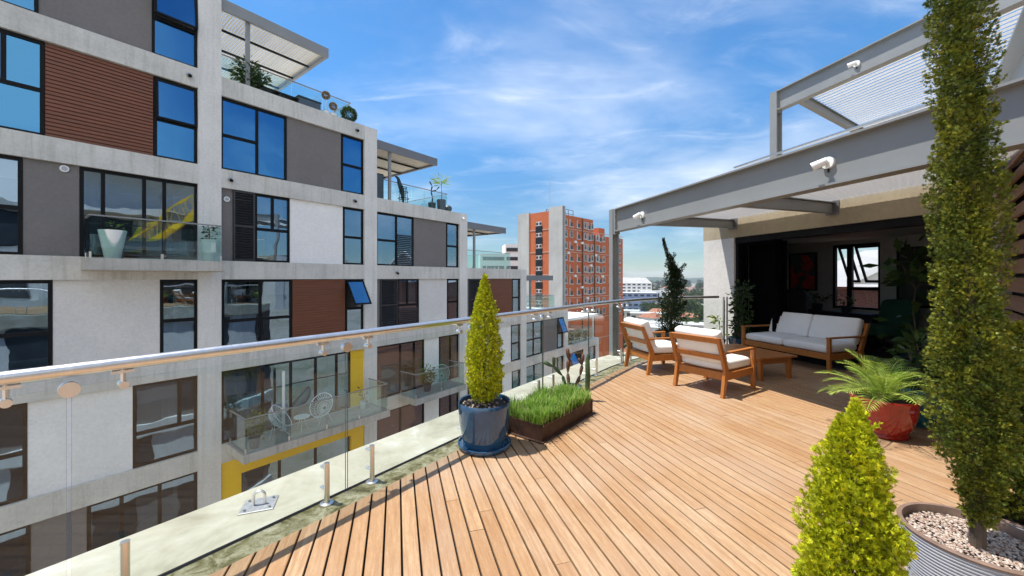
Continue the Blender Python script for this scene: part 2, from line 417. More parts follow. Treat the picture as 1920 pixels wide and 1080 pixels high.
wo = wn('ShaderNodeOutputWorld'); wl(bg.outputs[0], wo.inputs['Surface'])
S.view_settings.view_transform = 'Standard'; S.view_settings.look = 'None'; S.view_settings.gamma = 1
S.view_settings.exposure = 0.72; S.view_settings.use_curve_mapping = False
S.cycles.max_bounces = 10; S.cycles.diffuse_bounces = 5; S.cycles.glossy_bounces = 5; S.cycles.transparent_max_bounces = 24; S.cycles.transmission_bounces = 6
S.cycles.use_denoising = True; S.cycles.caustics_reflective = False; S.cycles.caustics_refractive = False
S.cycles.sample_clamp_indirect = 6

GZ = -33.0   # street level far below the terrace

# ------------------------------------------------------------------ the flats across the gap
AP = (-9.69, 12.2, 0.0); APR = math.atan2(.792, .6105)
flats = empty('apartment_building', AP, APR, 'stepped concrete apartment building with black windows, timber panels and roof terraces across the gap', 'apartment building')
def zt(k): return 2.16 + 3*k      # top of floor beam k
def zb(k): return 1.55 + 3*k
fr = MB()
KMIN = -5
for i in range(-1, 7):
    top = zt(3) if i <= 0 else zt(3-i)
    fr.box(-.22+5.7*i, .38+5.7*i, 0, .55, GZ, top)
for k in range(KMIN, 4):
    for b in range(-1, 6):
        if b == -1 or k <= 2-b:
            fb = MB(); fb.box(.38+5.7*b, 5.48+5.7*b, 0.003, .32, zb(k), zt(k)); fb.build('floor_beam', M['concrete_beam'], flats)
frame = fr.build('concrete_frame', M['concrete'], flats)
sl = MB()
for k in range(KMIN, 4):
    xe = 5.7*(3-k)+.05 if k <= 2 else -.0
    sl.box(-5.7, xe, .56, 9.9, zt(k)-.38, zt(k)-.04)
for b in range(-1, 6):     # side walls of every step
    sl.box(5.7*(b+1)-.1, 5.7*(b+1)+.12, .56, 9.9, GZ, (zt(3) if b == -1 else zt(2-b))-.39)
sl.box(-5.9, 34.3, 9.95, 10.2, GZ, zt(-4)); sl.box(-5.9, -5.72, .56, 9.9, GZ, zt(3))
sl.build('floor_slab', M['concrete'], flats)
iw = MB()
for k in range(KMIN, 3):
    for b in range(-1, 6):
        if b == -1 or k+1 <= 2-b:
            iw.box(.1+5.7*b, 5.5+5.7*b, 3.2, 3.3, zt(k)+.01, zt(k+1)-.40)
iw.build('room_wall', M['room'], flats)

def infill(x0, x1, L, mat, name):
    z0, z1 = zt(L-1), zb(L)
    m = MB()
    if mat == 'slats':
        n = 24; h = (z1-z0-.02)/n
        m.box(x0, x1, .16, .26, z0, z1)
        for i in range(n): m.box(x0+.01, x1-.01, .105, .155, z0+.012+i*h, z0+i*h+h*.88)
    else:
        m.box(x0, x1, .12, .26, z0, z1)
    return m.build(name, M[mat], flats)

def window(x0, x1, L, mull=(), trans=.48, sash=None, kind='pane', upper=(), slide=False, y=.15, louvre=None, tr=None):
    """x0..x1 wide window of storey L; sash=(xa,xb,angle) an awning sash pushed out of the upper light"""
    z0, z1 = zt(L-1), zb(L); f = .07
    if kind == 'pane' and L >= 2: kind = 'pane_blue'
    m = MB()
    m.box(x0, x1, y-.05, y+.05, z1-f-.02, z1); m.box(x0, x1, y-.05, y+.05, z0, z0+f)
    m.box(x0, x0+f, y-.047, y+.047, z0+f, z1-f-.02); m.box(x1-f, x1, y-.047, y+.047, z0+f, z1-f-.02)
    for q in mull: m.box(q-.04, q+.04, y-.044, y+.044, z0+f, z1-f-.02)
    zm = z0 + (z1-z0)*trans
    if not slide: m.box(*(tr or (x0+f, x1-f)), y-.041, y+.041, zm-.05, zm+.05)
    for q in upper: m.box(q-.045, q+.045, y-.038, y+.038, zm+.05, z1-f-.02)
    w = m.build('window', M['black'], flats)
    g = MB()
    if sash is None: g.box(x0+.02, x1-.02, y-.006, y+.006, z0+.02, z1-.02)
    else:
        xa, xb, ang = sash
        g.box(x0+.02, x1-.02, y-.006, y+.006, z0+.02, zm)
        if xa > x0+.1: g.box(x0+.02, xa, y-.006, y+.006, zm, z1-.02)
        h = z1-.07-zm; T = Matrix.Translation((0, y-.06, z1-.07)) @ Matrix.Rotation(-ang, 4, 'X')
        sm = MB()
        for a in ((xa, xb, -.02, .02, -.06, 0), (xa, xb, -.02, .02, -h, -h+.06), (xa, xa+.06, -.018, .018, -h+.06, -.06), (xb-.06, xb, -.018, .018, -h+.06, -.06)):
            sm.box(*a, M=T)
        sm.build('sash', M['black'], w); gg = MB(); gg.box(xa+.03, xb-.03, -.005, .005, -h+.03, -.03, M=T); gg.build('pane', M['pane_blue'], w)
    if louvre:
        lm = MB()
        lz0, lz1 = (z0+.06, z1-.08) if len(louvre) == 2 else louvre[2:]
        n = int((lz1-lz0)/.085)
        for i in range(n):
            T = Matrix.Translation((0, y-.075, lz0+(i+.5)*(lz1-lz0)/n)) @ Matrix.Rotation(math.radians(38), 4, 'X')
            lm.box(louvre[0], louvre[1], -.035, .035, -.006, .006, M=T)
        lm.build('shutter', M['shutter'], w)
    g.build('pane', M[kind], w)
    return w

def shutter(x0, x1, L):
    z0, z1 = zt(L-1)+.01, zb(L)-.01; m = MB(); y = .1
    m.box(x0, x0+.05, y-.04, y+.04, z0, z1); m.box(x1-.05, x1, y-.04, y+.04, z0, z1)
    m.box(x0+.05, x1-.05, y-.038, y+.038, z1-.06, z1); m.box(x0+.05, x1-.05, y-.038, y+.038, z0, z0+.06); m.box(x0+.05, x1-.05, y-.038, y+.038, (z0+z1)/2-.03, (z0+z1)/2+.03)
    n = 26
    for i in range(n):
        T = Matrix.Translation((0, y, z0+.06+(i+.5)*(z1-z0-.12)/n)) @ Matrix.Rotation(math.radians(42), 4, 'X')
        m.box(x0+.05, x1-.05, -.045, .045, -.006, .006, M=T)
    m.build('shutter', M['shutter'], flats)

R = math.radians
# bay -1
window(-5.32, -3.37, 3, (-4.3,)); infill(-3.37, -1.28, 3, 'panel_grey', 'plaster_panel'); window(-1.28, -.22, 3, sash=(-1.25, -.25, R(9)))
window(-5.32, -3.28, 2, (), upper=(-3.9,)); infill(-3.27, -1.24, 2, 'slats', 'timber_panel'); window(-1.23, -.22, 2, sash=(-1.2, -.25, R(3)))
window(-5.32, -3.62, 1); infill(-3.61, -2.69, 1, 'panel_grey', 'plaster_panel')
window(-2.68, -.22, 1, (-2.26, -1.44, -1.0), slide=True)
window(-5.32, -3.15, 0, (-4.5,), trans=.44); infill(-3.14, -1.1, 0, 'panel_light', 'plaster_panel'); window(-1.09, -.22, 0)
window(-5.32, -3.55, -1); infill(-3.54, -1.68, -1, 'panel_white', 'plaster_panel'); window(-1.67, -.22, -1, trans=.4, upper=(-.65,))
window(-5.32, -3.5, -2, (-4.4,), slide=True); infill(-3.49, -2.56, -2, 'panel_grey', 'plaster_panel'); window(-2.55, -.22, -2, (-1.9, -1.1), slide=True)
# bay 0
window(.38, 2.4, 2, (1.44,), tr=(.45, 1.40)); infill(2.41, 4.48, 2, 'panel_grey', 'plaster_panel'); window(4.5, 5.48, 2)
infill(.38, .72, 1, 'panel_grey', 'plaster_panel'); shutter(.73, 1.36, 1); window(1.37, 2.5, 1, upper=(1.93,)); infill(2.51, 4.56, 1, 'panel_white', 'plaster_panel'); window(4.57, 5.48, 1)
window(.42, 2.58, 0, (1.54,), trans=.42); infill(2.59, 4.66, 0, 'slats', 'timber_panel'); window(4.68, 5.48, 0, sash=(4.7, 5.46, R(34)))
window(.4, 4.88, -1, (1.62, 2.55, 3.46, 4.3), slide=True); infill(4.9, 5.48, -1, 'yellow', 'yellow_panel')
window(.95, 4.9, -2, (2.2, 3.5), slide=True, y=.24)
m = MB(); m.box(.4, .95, .04, .3, zt(-3), zb(-2)); m.box(.953, 4.9, .04, .3, zb(-2)-.55, zb(-2)); m.box(4.903, 5.46, .04, .3, zt(-3), zb(-2)); m.build('yellow_portal', M['yellow'], flats)
# bay 1
window(6.1, 8.15, 1, (7.17,), louvre=(7.22, 8.08, zt(0)+.08, zt(0)+1.5), tr=(6.17, 7.13)); infill(8.17, 10.28, 1, 'panel_grey', 'plaster_panel'); window(10.3, 11.18, 1)
infill(6.08, 6.29, 0, 'panel_grey', 'plaster_panel'); shutter(6.3, 7.2, 0); window(7.22, 8.47, 0, upper=(7.8,), louvre=(7.28, 8.4, zt(-1)+.1, zt(-1)+1.0)); infill(8.49, 10.34, 0, 'panel_light', 'plaster_panel'); window(10.36, 11.18, 0)
window(6.1, 8.8, -1, (7.4, 8.2), slide=True); infill(8.81, 9.78, -1, 'panel_white', 'plaster_panel'); window(9.8, 11.18, -1, (10.6,), slide=True)
window(6.1, 8.8, -2, (7.4,), slide=True); infill(8.81, 9.78, -2, 'panel_white', 'plaster_panel'); window(9.8, 11.18, -2, (10.6,), slide=True)
# bay 2
infill(11.78, 12.0, 0, 'panel_grey', 'plaster_panel'); shutter(12.02, 13.6, 0); infill(13.62, 16.02, 0, 'slats', 'timber_panel'); window(16.04, 16.88, 0)
window(11.8, 13.2, -1, (12.5,)); infill(13.21, 15.9, -1, 'panel_white', 'plaster_panel'); window(15.92, 16.88, -1)
window(11.8, 15.0, -2, (12.8, 13.9), slide=True); infill(15.01, 16.0, -2, 'panel_white', 'plaster_panel'); window(16.02, 16.88, -2)
# bay 3, 4, 5
window(17.5, 19.55, -1, (18.5,)); infill(19.57, 21.7, -1, 'panel_grey', 'plaster_panel'); window(21.72, 22.58, -1, sash=(21.75, 22.55, R(22)))
window(17.5, 19.8, -2, (18.6,), slide=True); infill(19.82, 21.0, -2, 'panel_light', 'plaster_panel'); window(21.02, 22.58, -2, (21.8,), slide=True)
window(23.2, 26, -2, (24.5,), slide=True, sash=(23.3, 24.4, R(30))); infill(26.02, 27.2, -2, 'panel_light', 'plaster_panel'); window(27.22, 28.28, -2)
for b in range(-1, 6):
    for L in (-3, -4):
        if b == -1 or L <= 2-b:
            x = 5.7*b
            window(x+.4, x+2.6, L, (x+1.5,)); infill(x+2.61, x+4.4, L, 'panel_white' if (b+L) % 2 else 'panel_grey', 'plaster_panel'); window(x+4.42, x+5.46, L)

# curtains behind some of the glass
def curtain(x0, x1, L, y=.5):
    z0, z1 = zt(L-1)+.05, zb(L)-.05; n = max(8, int((x1-x0)*26)); m = MB(); vs = []; fs = []
    for i in range(n+1):
        x = x0+(x1-x0)*i/n; yy = y+.045*math.sin(i*1.15)+.02*math.sin(i*.41)
        vs += [(x, yy, z0), (x, yy, z1)]
    for i in range(n): fs.append((2*i, 2*i+2, 2*i+3, 2*i+1))
    m.add(vs, fs); m.build('curtain', M['curtain'], flats, smooth=True, recalc=False)
curtain(.45, 1.1, 0); curtain(1.75, 2.2, 0); curtain(.5, 1.6, -1); curtain(-.6, -.25, 0); curtain(1.9, 2.4, 1); curtain(-1.0, -.5, -1); curtain(16.2, 16.6, 0); curtain(-5.2, -4.4, 0); curtain(.5, 1.0, 2); curtain(-3.0+.0, -2.8, 3) if False else None; curtain(10.4, 10.75, 1); curtain(7.3, 7.7, 0); curtain(6.2, 6.6, 1); curtain(10.9, 11.15, -1); curtain(4.6, 4.9, 1); curtain(-2.6, -2.3, 1)

def blind(x0, x1, L, f):
    z1 = zb(L)-.08; m = MB(); m.box(x0, x1, .30, .305, z1-f*2.2, z1); m.tube([(x0, .30, z1+.02), (x1, .30, z1+.02)], .03, 8); m.build('blind', M['white'], flats)
for q in ((-3.1+.0, -3.0, 3, .1), (1.5, 2.35, 1, .35), (4.62, 5.42, 1, .28), (6.2, 7.1, 1, .55), (10.36, 11.1, 1, .22), (-5.2, -3.3, 0, .3), (-1.0, -.3, 0, .18), (1.6, 2.5, 0, .22), (7.9, 8.4, 0, .5), (10.4, 11.1, 0, .4), (-1.6, -.3, -1, .25), (15.95, 16.8, 0, .3), (17.6, 19.4, -1, .35), (12.0, 13.1, -1, .5), (-5.2, -3.7, 1, .2)): blind(*q)
# balconies hung on the flats
def balustrade(parent, pts, z, h=1.08, post=False, joints=None):
    m = MB(); e = MB(); r = MB(); sp = []
    for (p, q) in zip(pts[:-1], pts[1:]):
        p = Vector((*p, 0)); q = Vector((*q, 0)); L = (q-p).length; n = max(1, round(L/1.3)); d = (q-p)/L
        for i in range(n):
            a = p + d*(L*i/n+.012); b = p + d*(L*(i+1)/n-.012)
            m.bar((a.x, a.y, z+h/2-.02), (b.x, b.y, z+h/2-.02), .012, h-.06)
            sp.append(a); sp.append(b)
        r.bar((p.x, p.y, z+h), (q.x, q.y, z+h), .045, .035)
    g = m.build('glass_balustrade', M['glass_bal'], parent)
    r.build('handrail', M['beam_paint'], g)
    for t in sp: r = MB(); r.bar((t.x, t.y, z), (t.x, t.y, z+.16), .03, .03, up=(1, 0, 0)); r.build('spigot', M['steel'], g)
def balcony(x0, x1, z, out, t=.3, soff=None):
    m = MB(); m.box(x0, x1, -out, -.002, z-t, z)
    s_ = m.build('balcony_slab', M['concrete_dirty'], flats)
    if soff:
        m = MB(); m.box(x0+.05, x1-.05, -out+.06, -.005, z-t-.02, z-t-.003); m.build('soffit', M[soff], s_)
    balustrade(flats, [(x0+.08, -.05), (x0+.08, -out+.07), (x1-.08, -out+.07), (x1-.08, -.05)], z)
balcony(-2.67, .2, 2.1, 1.0, .3, 'soffit')
balcony(.52, 5.72, -3.84, 1.48, .26)
balcony(7.2, 10.4, -3.84, 1.25, .28)
balcony(17.6, 20.8, -6.84, 1.2, .28)
# roof terraces: guard, louvred pergola, post
def terrace(b, style):
    x = 5.7*b; z = zt(2-b)
    balustrade(flats, [(x+.4, .75), (x+5.25, .75), (x+5.25, 7.5)], z, 1.08)
    pz = z+2.25
    p = MB()
    p.box(x+.4, x+3.95, .08, .2, pz, pz+.36); p.box(x+3.83, x+3.95, .203, 5.9, pz+.02, pz+.34); p.box(x+.4, x+3.95, 5.903, 6.0, pz, pz+.34)
    pg = p.build('pergola', M['beam_paint' if style == 'open' else 'beam_dark'], flats)
    m = MB(); m.box(x+1.14, x+1.26, .21, .31, z, pz+.1); m.build('post', M['beam_paint'], pg)
    m = MB()
    for yy in (1.5, 3.0, 4.5): m.box(x+.4, x+3.82, yy-.03, yy+.03, pz+.02, pz+.09)
    m.build('purlin', M['black'], pg)
    m = MB()
    if style == 'open':
        n = 37
        for i in range(n):
            T = Matrix.Translation((x+.47+i*.092, 0, pz+.2)) @ Matrix.Rotation(R(14), 4, 'Y')
            m.box(-.032, .032, .21, 5.89, -.008, .008, M=T)
        m.build('louvre', M['louvre'], pg)
    else:
        n = 12
        for i in range(n): m.box(x+.42+i*.284, x+.42+i*.284+.275, .21, 5.89, pz+.11, pz+.15)
        m.build('louvre', M['louvre_closed'], pg)
for b, st in ((0, 'open'), (1, 'closed'), (2, 'closed'), (3, 'closed')): terrace(b, st)
balustrade(flats, [(23.2, .3), (28.2, .3), (28.2, 7)], zt(-2), 1.05)
# white sun blind of the lowest terrace
m = MB(); m.box(23.2, 29.0, .1, 5.0, zt(-2)+1.98, zt(-2)+2.16); aw = m.build('awning', M['white'], flats)
for x in (23.6, 28.6): m = MB(); m.box(x-.05, x+.05, .4, .5, zt(-2), zt(-2)+1.98); m.build('post', M['white'], aw)
m = MB()
for b in range(0, 5): m.box(5.7*b+.40, 5.7*b+5.6, .325, 9.85, zt(2-b)-.035, zt(2-b)-.01)
m.build('terrace_paving', M['paving'], flats)

def fl(x, y, z):   # point of the flats in world space
    c, s_ = math.cos(APR), math.sin(APR)
    return (AP[0]+c*x-s_*y, AP[1]+s_*x+c*y, z)

# small lights on the beams
def wall_lamp(x, z, white, lab):
    r = empty('wall_lamp', fl(x, 0, z), APR, lab, 'wall lamp', 'lamps on the beams of the flats')
    m = MB(); m.tube([(0, 0, 0), (0, -.05, 0)], .07, 14); m.build('housing', M['white_gloss' if white else 'galv'], r)
    m = MB(); m.tube([(0, -.04, 0), (0, -.14, -.06)], [.035, .05], 12); m.build('lamp_head', M['white_gloss' if white else 'black'], r, smooth=True)
wall_lamp(-.45, 7.85, False, 'small lamp on the beam between two windows of the tallest bay')
wall_lamp(.62, 4.85, False, 'small lamp on the concrete beam above the slim grey strip and dark shutter')
wall_lamp(5.0, 4.85, False, 'small lamp on the concrete beam at the right end above the white wall panel')
wall_lamp(5.1, 7.85, False, 'small lamp at the right end of the topmost beam below the first roof terrace')
wall_lamp(7.1, 1.85, False, 'small lamp on the beam above the shutter right of the open sash')
wall_lamp(11.4, 4.9, True, 'white lamp on the corner below the second roof terrace')
wall_lamp(13.2, 1.85, False, 'small lamp on the beam above the shutter beside the golden conifer tip')
for (x, z, lab) in ((-2.95, 4.42, 'round white lamp high on the grey panel left of the balcony door'), (.55, 4.2, 'round white lamp on the slim grey strip beside the dark shutter')):
    r = empty('wall_lamp', fl(x, .115, z), APR, lab, 'wall lamp', 'round lamps on grey panels')
    m = MB(); m.tube([(0, 0, 0), (0, -.045, 0)], .085, 20); m.build('housing', M['white_gloss'], r)
    m = MB(); m.tube([(0, -.045, 0), (0, -.055, 0)], .055, 20); m.build('lens', M['galv'], r)
# ------------------------------------------------------------------ terrace edge path
R0 = Vector((-1.75, 2.25)); RD = Vector((.602, .798)).normalized(); TH0 = math.atan2(RD.y, RD.x)
KS = 5.6; RAD = 5.67; TURN = R(40.8); KE = KS + RAD*TURN
def rp(k, off=0.0):
    """point of the glass line k metres along, off metres outward"""
    if k <= KS: p = R0 + RD*k; th = TH0
    else:
        a = min(k-KS, RAD*TURN+3)/RAD; p0 = R0 + RD*KS
        cx_, cy_ = p0.x + RAD*math.sin(TH0), p0.y - RAD*math.cos(TH0)
        th = TH0 - a; p = Vector((cx_ - RAD*math.sin(th), cy_ + RAD*math.cos(th)))
    return Vector((p.x - math.sin(th)*off, p.y + math.cos(th)*off)), th
def strip(k0, k1, o0, o1, n):
    a = [rp(k0+(k1-k0)*i/n, o0)[0] for i in range(n+1)]; b = [rp(k0+(k1-k0)*i/n, o1)[0] for i in range(n+1)]
    return a, b
def strip_mesh(name, k0, k1, o0, o1, z0, z1, mat, n=60):
    a, b = strip(k0, k1, o0, o1, n); m = MB(); vs = []
    for p, q in zip(a, b): vs += [(p.x, p.y, z0), (q.x, q.y, z0), (q.x, q.y, z1), (p.x, p.y, z1)]
    fs = []
    for i in range(n):
        for j in range(4): fs.append((4*i+j, 4*i+(j+1) % 4, 4*i+4+(j+1) % 4, 4*i+4+j))
    fs += [(0, 1, 2, 3), (4*n+3, 4*n+2, 4*n+1, 4*n)]
    m.add(vs, fs); return m.build(name, mat)
tag(strip_mesh('terrace_ledge', -9, KE+.6, .004, .62, -.6, -.02, M['ledge']), kind='structure')
tag(strip_mesh('mossy_kerb', -9, KE+.2, -.20, .0, -.3, -.006, M['moss']), kind='structure')

# ------------------------------------------------------------------ deck
D2 = Vector((.28, -.96)).normalized(); N2 = Vector((.96, .28)); N2.normalize()
W0 = Vector((5.14, 8.9))
def hp(x, y): return W0 + D2*x + N2*y      # house frame: x along the door wall towards the viewer, y inward
HR = math.atan2(D2.y, D2.x)
TW0 = hp(4.1, 0); TD = Vector((-.72, -.69)).normalized()
def deck():
    bd = Vector((-.288, .958)).normalized(); rz = math.atan2(bd.y, bd.x); pr = Vector((-bd.y, bd.x))
    poly = [rp(-9+i*(KE+9)/70, -.205)[0] for i in range(71)]
    poly += [hp(-.0, -.005), hp(4.1, -.005), TW0 + TD*4.6, Vector((3.4, -4)), Vector((-7.5, -4))]
    P = [(p.dot(bd), p.dot(pr)) for p in poly]
    def span(y):
        xs = []
        for (x0, y0), (x1, y1) in zip(P, P[1:]+P[:1]):
            if (y0 <= y) != (y1 <= y): xs.append(x0+(x1-x0)*(y-y0)/(y1-y0))
        return (min(xs), max(xs)) if xs else None
    ymin = min(p[1] for p in P); ymax = max(p[1] for p in P)
    m = MB(); w, gap = .102, .012; y = ymin+.01
    while y+w < ymax:
        s0, s1 = span(y+.001), span(y+w-gap)
        y0, y1 = y, y+w-gap
        if s0 and s1:
            cuts = []; t = max(s0[0], s1[0]) + random.uniform(.2, 4.5)
            while t < min(s0[1], s1[1])-.3: cuts.append(t); t += random.uniform(2.6, 5.4)
            A = [(s0[0], s1[0])] + [(c+.0015, c+.0015) for c in cuts]; B = [(c-.0015, c-.0015) for c in cuts]+[(s0[1], s1[1])]
            dz = lambda: random.uniform(-.0012, .0012)
            for (a0, a1), (b0, b1) in zip(A, B):
                z = dz(); c = .0025
                vs = [(a0, y0, -.022), (b0, y0, -.022), (b1, y1, -.022), (a1, y1, -.022),
                      (a0, y0, z-c), (b0, y0, z-c), (b1, y1, z-c), (a1, y1, z-c),
                      (a0, y0+c, z), (b0, y0+c, z), (b1, y1-c, z), (a1, y1-c, z)]
                m.add(vs, [(0,3,2,1), (0,1,5,4), (1,2,6,5), (2,3,7,6), (3,0,4,7), (4,5,9,8), (6,7,11,10), (8,9,10,11), (5,6,10,9), (7,4,8,11)])
        y += w
    o = m.build('deck', M['deck'], recalc=False); o.rotation_euler = (0, 0, rz); tag(o, kind='structure')
    vs = [(p.x, p.y) for p in poly]; m = MB(); m.prism(vs, -.30, -.032)
    tag(m.build('deck_substrate', M['under']), kind='structure')
deck()

# ------------------------------------------------------------------ glass railing
rail = empty('glass_railing', (R0.x, R0.y, 0), 0, 'frameless glass railing with round steel handrail along the edge of the timber deck', 'glass railing')
RO = Vector((R0.x, R0.y, 0))
def r3(k, z, off=0.0):
    p, th = rp(k, off); return Vector((p.x, p.y, z)) - RO
RZ = 1.165
ks = [-8+i*.15 for i in range(int((KE+8-.1)/.15)+1)]
m = MB(); m.tube([r3(k, RZ) for k in ks], .031, 18); m.build('handrail', M['steel'], rail, smooth=True)
kj = [-.555-1.38*5+1.38*i for i in range(12)]; kj = [k for k in kj if k < KE-.3]+[KE-.05]
kk = [-8.2]+kj
for a, b in zip(kj[:-1], kj[1:]):
    n = 1 if b <= KS else 8
    m = MB(); A = []; e = MB()
    for i in range(n+1):
        k = a+.008+(b-a-.016)*i/n
        for off in (-.006, .006):
            A += [r3(k, -.02, off), r3(k, 1.085, off)]
    fs = []
    for i in range(n):
        q = 4*i
        fs += [(q, q+4, q+5, q+1), (q+2, q+3, q+7, q+6), (q+1, q+5, q+7, q+3)]
    m.add(A, fs); g = m.build('glass_panel', M['glass_rail'], rail, recalc=False)
    e = MB()
    for k in (a+.008, b-.008):
        e.add([r3(k, -.02, -.0061), r3(k, -.02, .0061), r3(k, 1.085, .0061), r3(k, 1.085, -.0061)], [(0, 1, 2, 3)])
    e.build('polished_edge', M['glass_edge'], g, recalc=False)
for k0 in kj[:-1]:
    for d in (-.18, .18):
        k = k0+d
        p, th = rp(k, -.055); T = Matrix.Translation(Vector((p.x, p.y, 0))-RO) @ Matrix.Rotation(th, 4, 'Z')
        m = MB(); m.tube([T @ Vector((0, 0, 0)), T @ Vector((0, 0, .285))], .019, 16)
        for z in (.09, .24): m.tube([T @ Vector((0, .0, z)), T @ Vector((0, .075, z))], .012, 10)
        m.lathe([(.046, 0), (.046, .006), (.022, .012)], 20, c=tuple(T @ Vector((0, 0, -.004))))
        m.build('spigot', M['steel'], rail, smooth=True)
        m = MB(); q, th = rp(k, 0); T = Matrix.Translation(Vector((q.x, q.y, 0))-RO) @ Matrix.Rotation(th, 4, 'Z')
        m.tube([T @ Vector((0, -.03, 1.06)), T @ Vector((0, .03, 1.06))], .019, 14); m.tube([T @ Vector((0, 0, 1.07)), T @ Vector((0, 0, 1.14))], .010, 8)
        m.box(-.04, .04, -.013, .013, 1.118, 1.132, M=T)
        m.build('clamp', M['steel'], rail, smooth=True)
    q, th = rp(k0, 0); T = Matrix.Translation(Vector((q.x, q.y, 0))-RO) @ Matrix.Rotation(th, 4, 'Z')
    m = MB(); m.tube([T @ Vector((0, -.02, 1.075)), T @ Vector((0, .02, 1.075))], .036, 20); m.build('joint_disc', M['steel'], rail, smooth=True)
q, th = rp(KE-.02, 0)
m = MB(); T = Matrix.Translation(Vector((q.x, q.y, 0))-RO) @ Matrix.Rotation(th, 4, 'Z')
for dx in (-.07, .02): m.tube([T @ Vector((dx, 0, -.02)), T @ Vector((dx, 0, RZ))], .02, 14)
m.build('end_post', M['steel'], rail, smooth=True)

# eye bolt on a plate for rope access
m = MB(); A_, B_ = strip(-8, KE-.05, -.016, .016, 80); vs = []
for p, q in zip(A_, B_): vs += [Vector((p.x, p.y, -.003))-RO, Vector((q.x, q.y, -.003))-RO]
m.add(vs, [(2*i, 2*i+1, 2*i+3, 2*i+2) for i in range(80)]); m.build('gasket', M['black'], rail)
an = empty('anchor_eye', (-1.80, 2.735, -.02), R(20), 'galvanised plate with a bent steel eye bolted to the pale ledge outside the glass', 'rope anchor')
m = MB(); m.bbox(-.105, .105, -.09, .09, 0, .008, .002); m.build('plate', M['galv'], an)
m = MB(); m.tube([(-.035, 0, .0), (-.035, 0, .065)]+[(-.035*math.cos(a), 0, .065+.035*math.sin(a)) for a in np.linspace(.2, PI-.2, 9)]+[(.035, 0, .065), (.035, 0, 0)], .010, 12); m.build('eye', M['steel'], an, smooth=True)
for sx_ in (-1, 1):
    for sy_ in (-1, 1):
        m = MB(); m.tube([(sx_*.075, sy_*.06, .004), (sx_*.075, sy_*.06, .022)], .009, 6); m.build('bolt', M['galv'], an)

# ------------------------------------------------------------------ foliage generators
def sprigs(P, D, L, wd, nb=5, spread=.9, curl=.18):
    """feathery sprays: every point gets nb thin diamond blades fanned round direction D"""
    n = len(P); D = D/np.linalg.norm(D, axis=1, keepdims=True)
    r = RNG.normal(size=(n, 3)); A = np.cross(D, r); A /= np.linalg.norm(A, axis=1, keepdims=True); N = np.cross(D, A)
    Vs = []
    for j in range(nb):
        ang = 0 if j == 0 else spread*RNG.uniform(.65, 1, n)*(1 if j % 2 else -1)
        st = 0 if j == 0 else ((j+1)//2)/(nb/2+.5)*.72+RNG.uniform(-.06, .06, n)
        ln = L*(1 if j == 0 else RNG.uniform(.42, .66, n)*(1.15-.5*((j+1)//2)/(nb/2+.5)))
        ang = np.broadcast_to(ang, n); st = np.broadcast_to(st, n)
        d = D*np.cos(ang)[:, None] + A*np.sin(ang)[:, None] + N*RNG.normal(0, curl, n)[:, None]
        d /= np.linalg.norm(d, axis=1, keepdims=True)
        b = P + D*(st*L)[:, None]; sd_ = np.cross(d, N); sd_ /= np.linalg.norm(sd_, axis=1, keepdims=True)+1e-9
        mid = b + d*(ln*.5)[:, None]; w = (wd*.5*RNG.uniform(.7, 1.25, n))[:, None] if np.ndim(wd) else wd*.5*RNG.uniform(.7, 1.25, n)[:, None]
        Vs.append(np.stack([b, mid+sd_*w, b+d*ln[:, None], mid-sd_*w], 1))
    V = np.concatenate(Vs, 0).reshape(-1, 3)
    TONE['last'] = np.repeat(np.tile(RNG.uniform(0, 1, n), nb), 4)
    return V, np.arange(len(V)).reshape(-1, 4)

def crown_points(n, z0, z1, rad, lobes=.18, inner=.45, seed=0, lean=(0, 0)):
    ph = np.random.default_rng(seed).uniform(0, 6.28, 8)
    t = RNG.uniform(0, 1, n*2); rr = np.array([rad(x) for x in t]); keep = RNG.uniform(0, rr.max(), n*2) < rr+.02*rr.max(); t = t[keep][:n]; rr = rr[keep][:n]
    n = len(t); a = RNG.uniform(0, 2*PI, n)
    lob = 1 + lobes*(np.sin(3*a+9*t+ph[0])*.5+np.sin(5*a-14*t+ph[1])*.4+np.sin(2*a+23*t+ph[2])*.5+np.sin(7*a+31*t+ph[3])*.3)
    fr_ = 1-inner*RNG.uniform(0, 1, n)**1.8
    zz_ = z0+(z1-z0)*t; kk_ = 2*PI/(.42*rr.max()+.02); ca = a*rr.max()
    hole = np.sin(kk_*zz_+3*np.sin(2*a+ph[4]))*np.sin(kk_*ca*1.1+ph[5]+2*np.sin(.5*kk_*zz_))+.5*np.sin(kk_*.55*zz_+4*a+ph[6])
    fr_ = np.where(hole < -.25, fr_*(.58+.34*RNG.uniform(0, 1, n)**2), fr_*(1+.09*np.clip(hole, 0, 1)))
    r = rr*lob*fr_
    P = np.stack([r*np.cos(a)+lean[0]*t, r*np.sin(a)+lean[1]*t, z0+(z1-z0)*t], 1)
    D = np.stack([np.cos(a)*.6, np.sin(a)*.6, .75+.4*t], 1)+RNG.normal(0, .5, (n, 3))
    return P, D

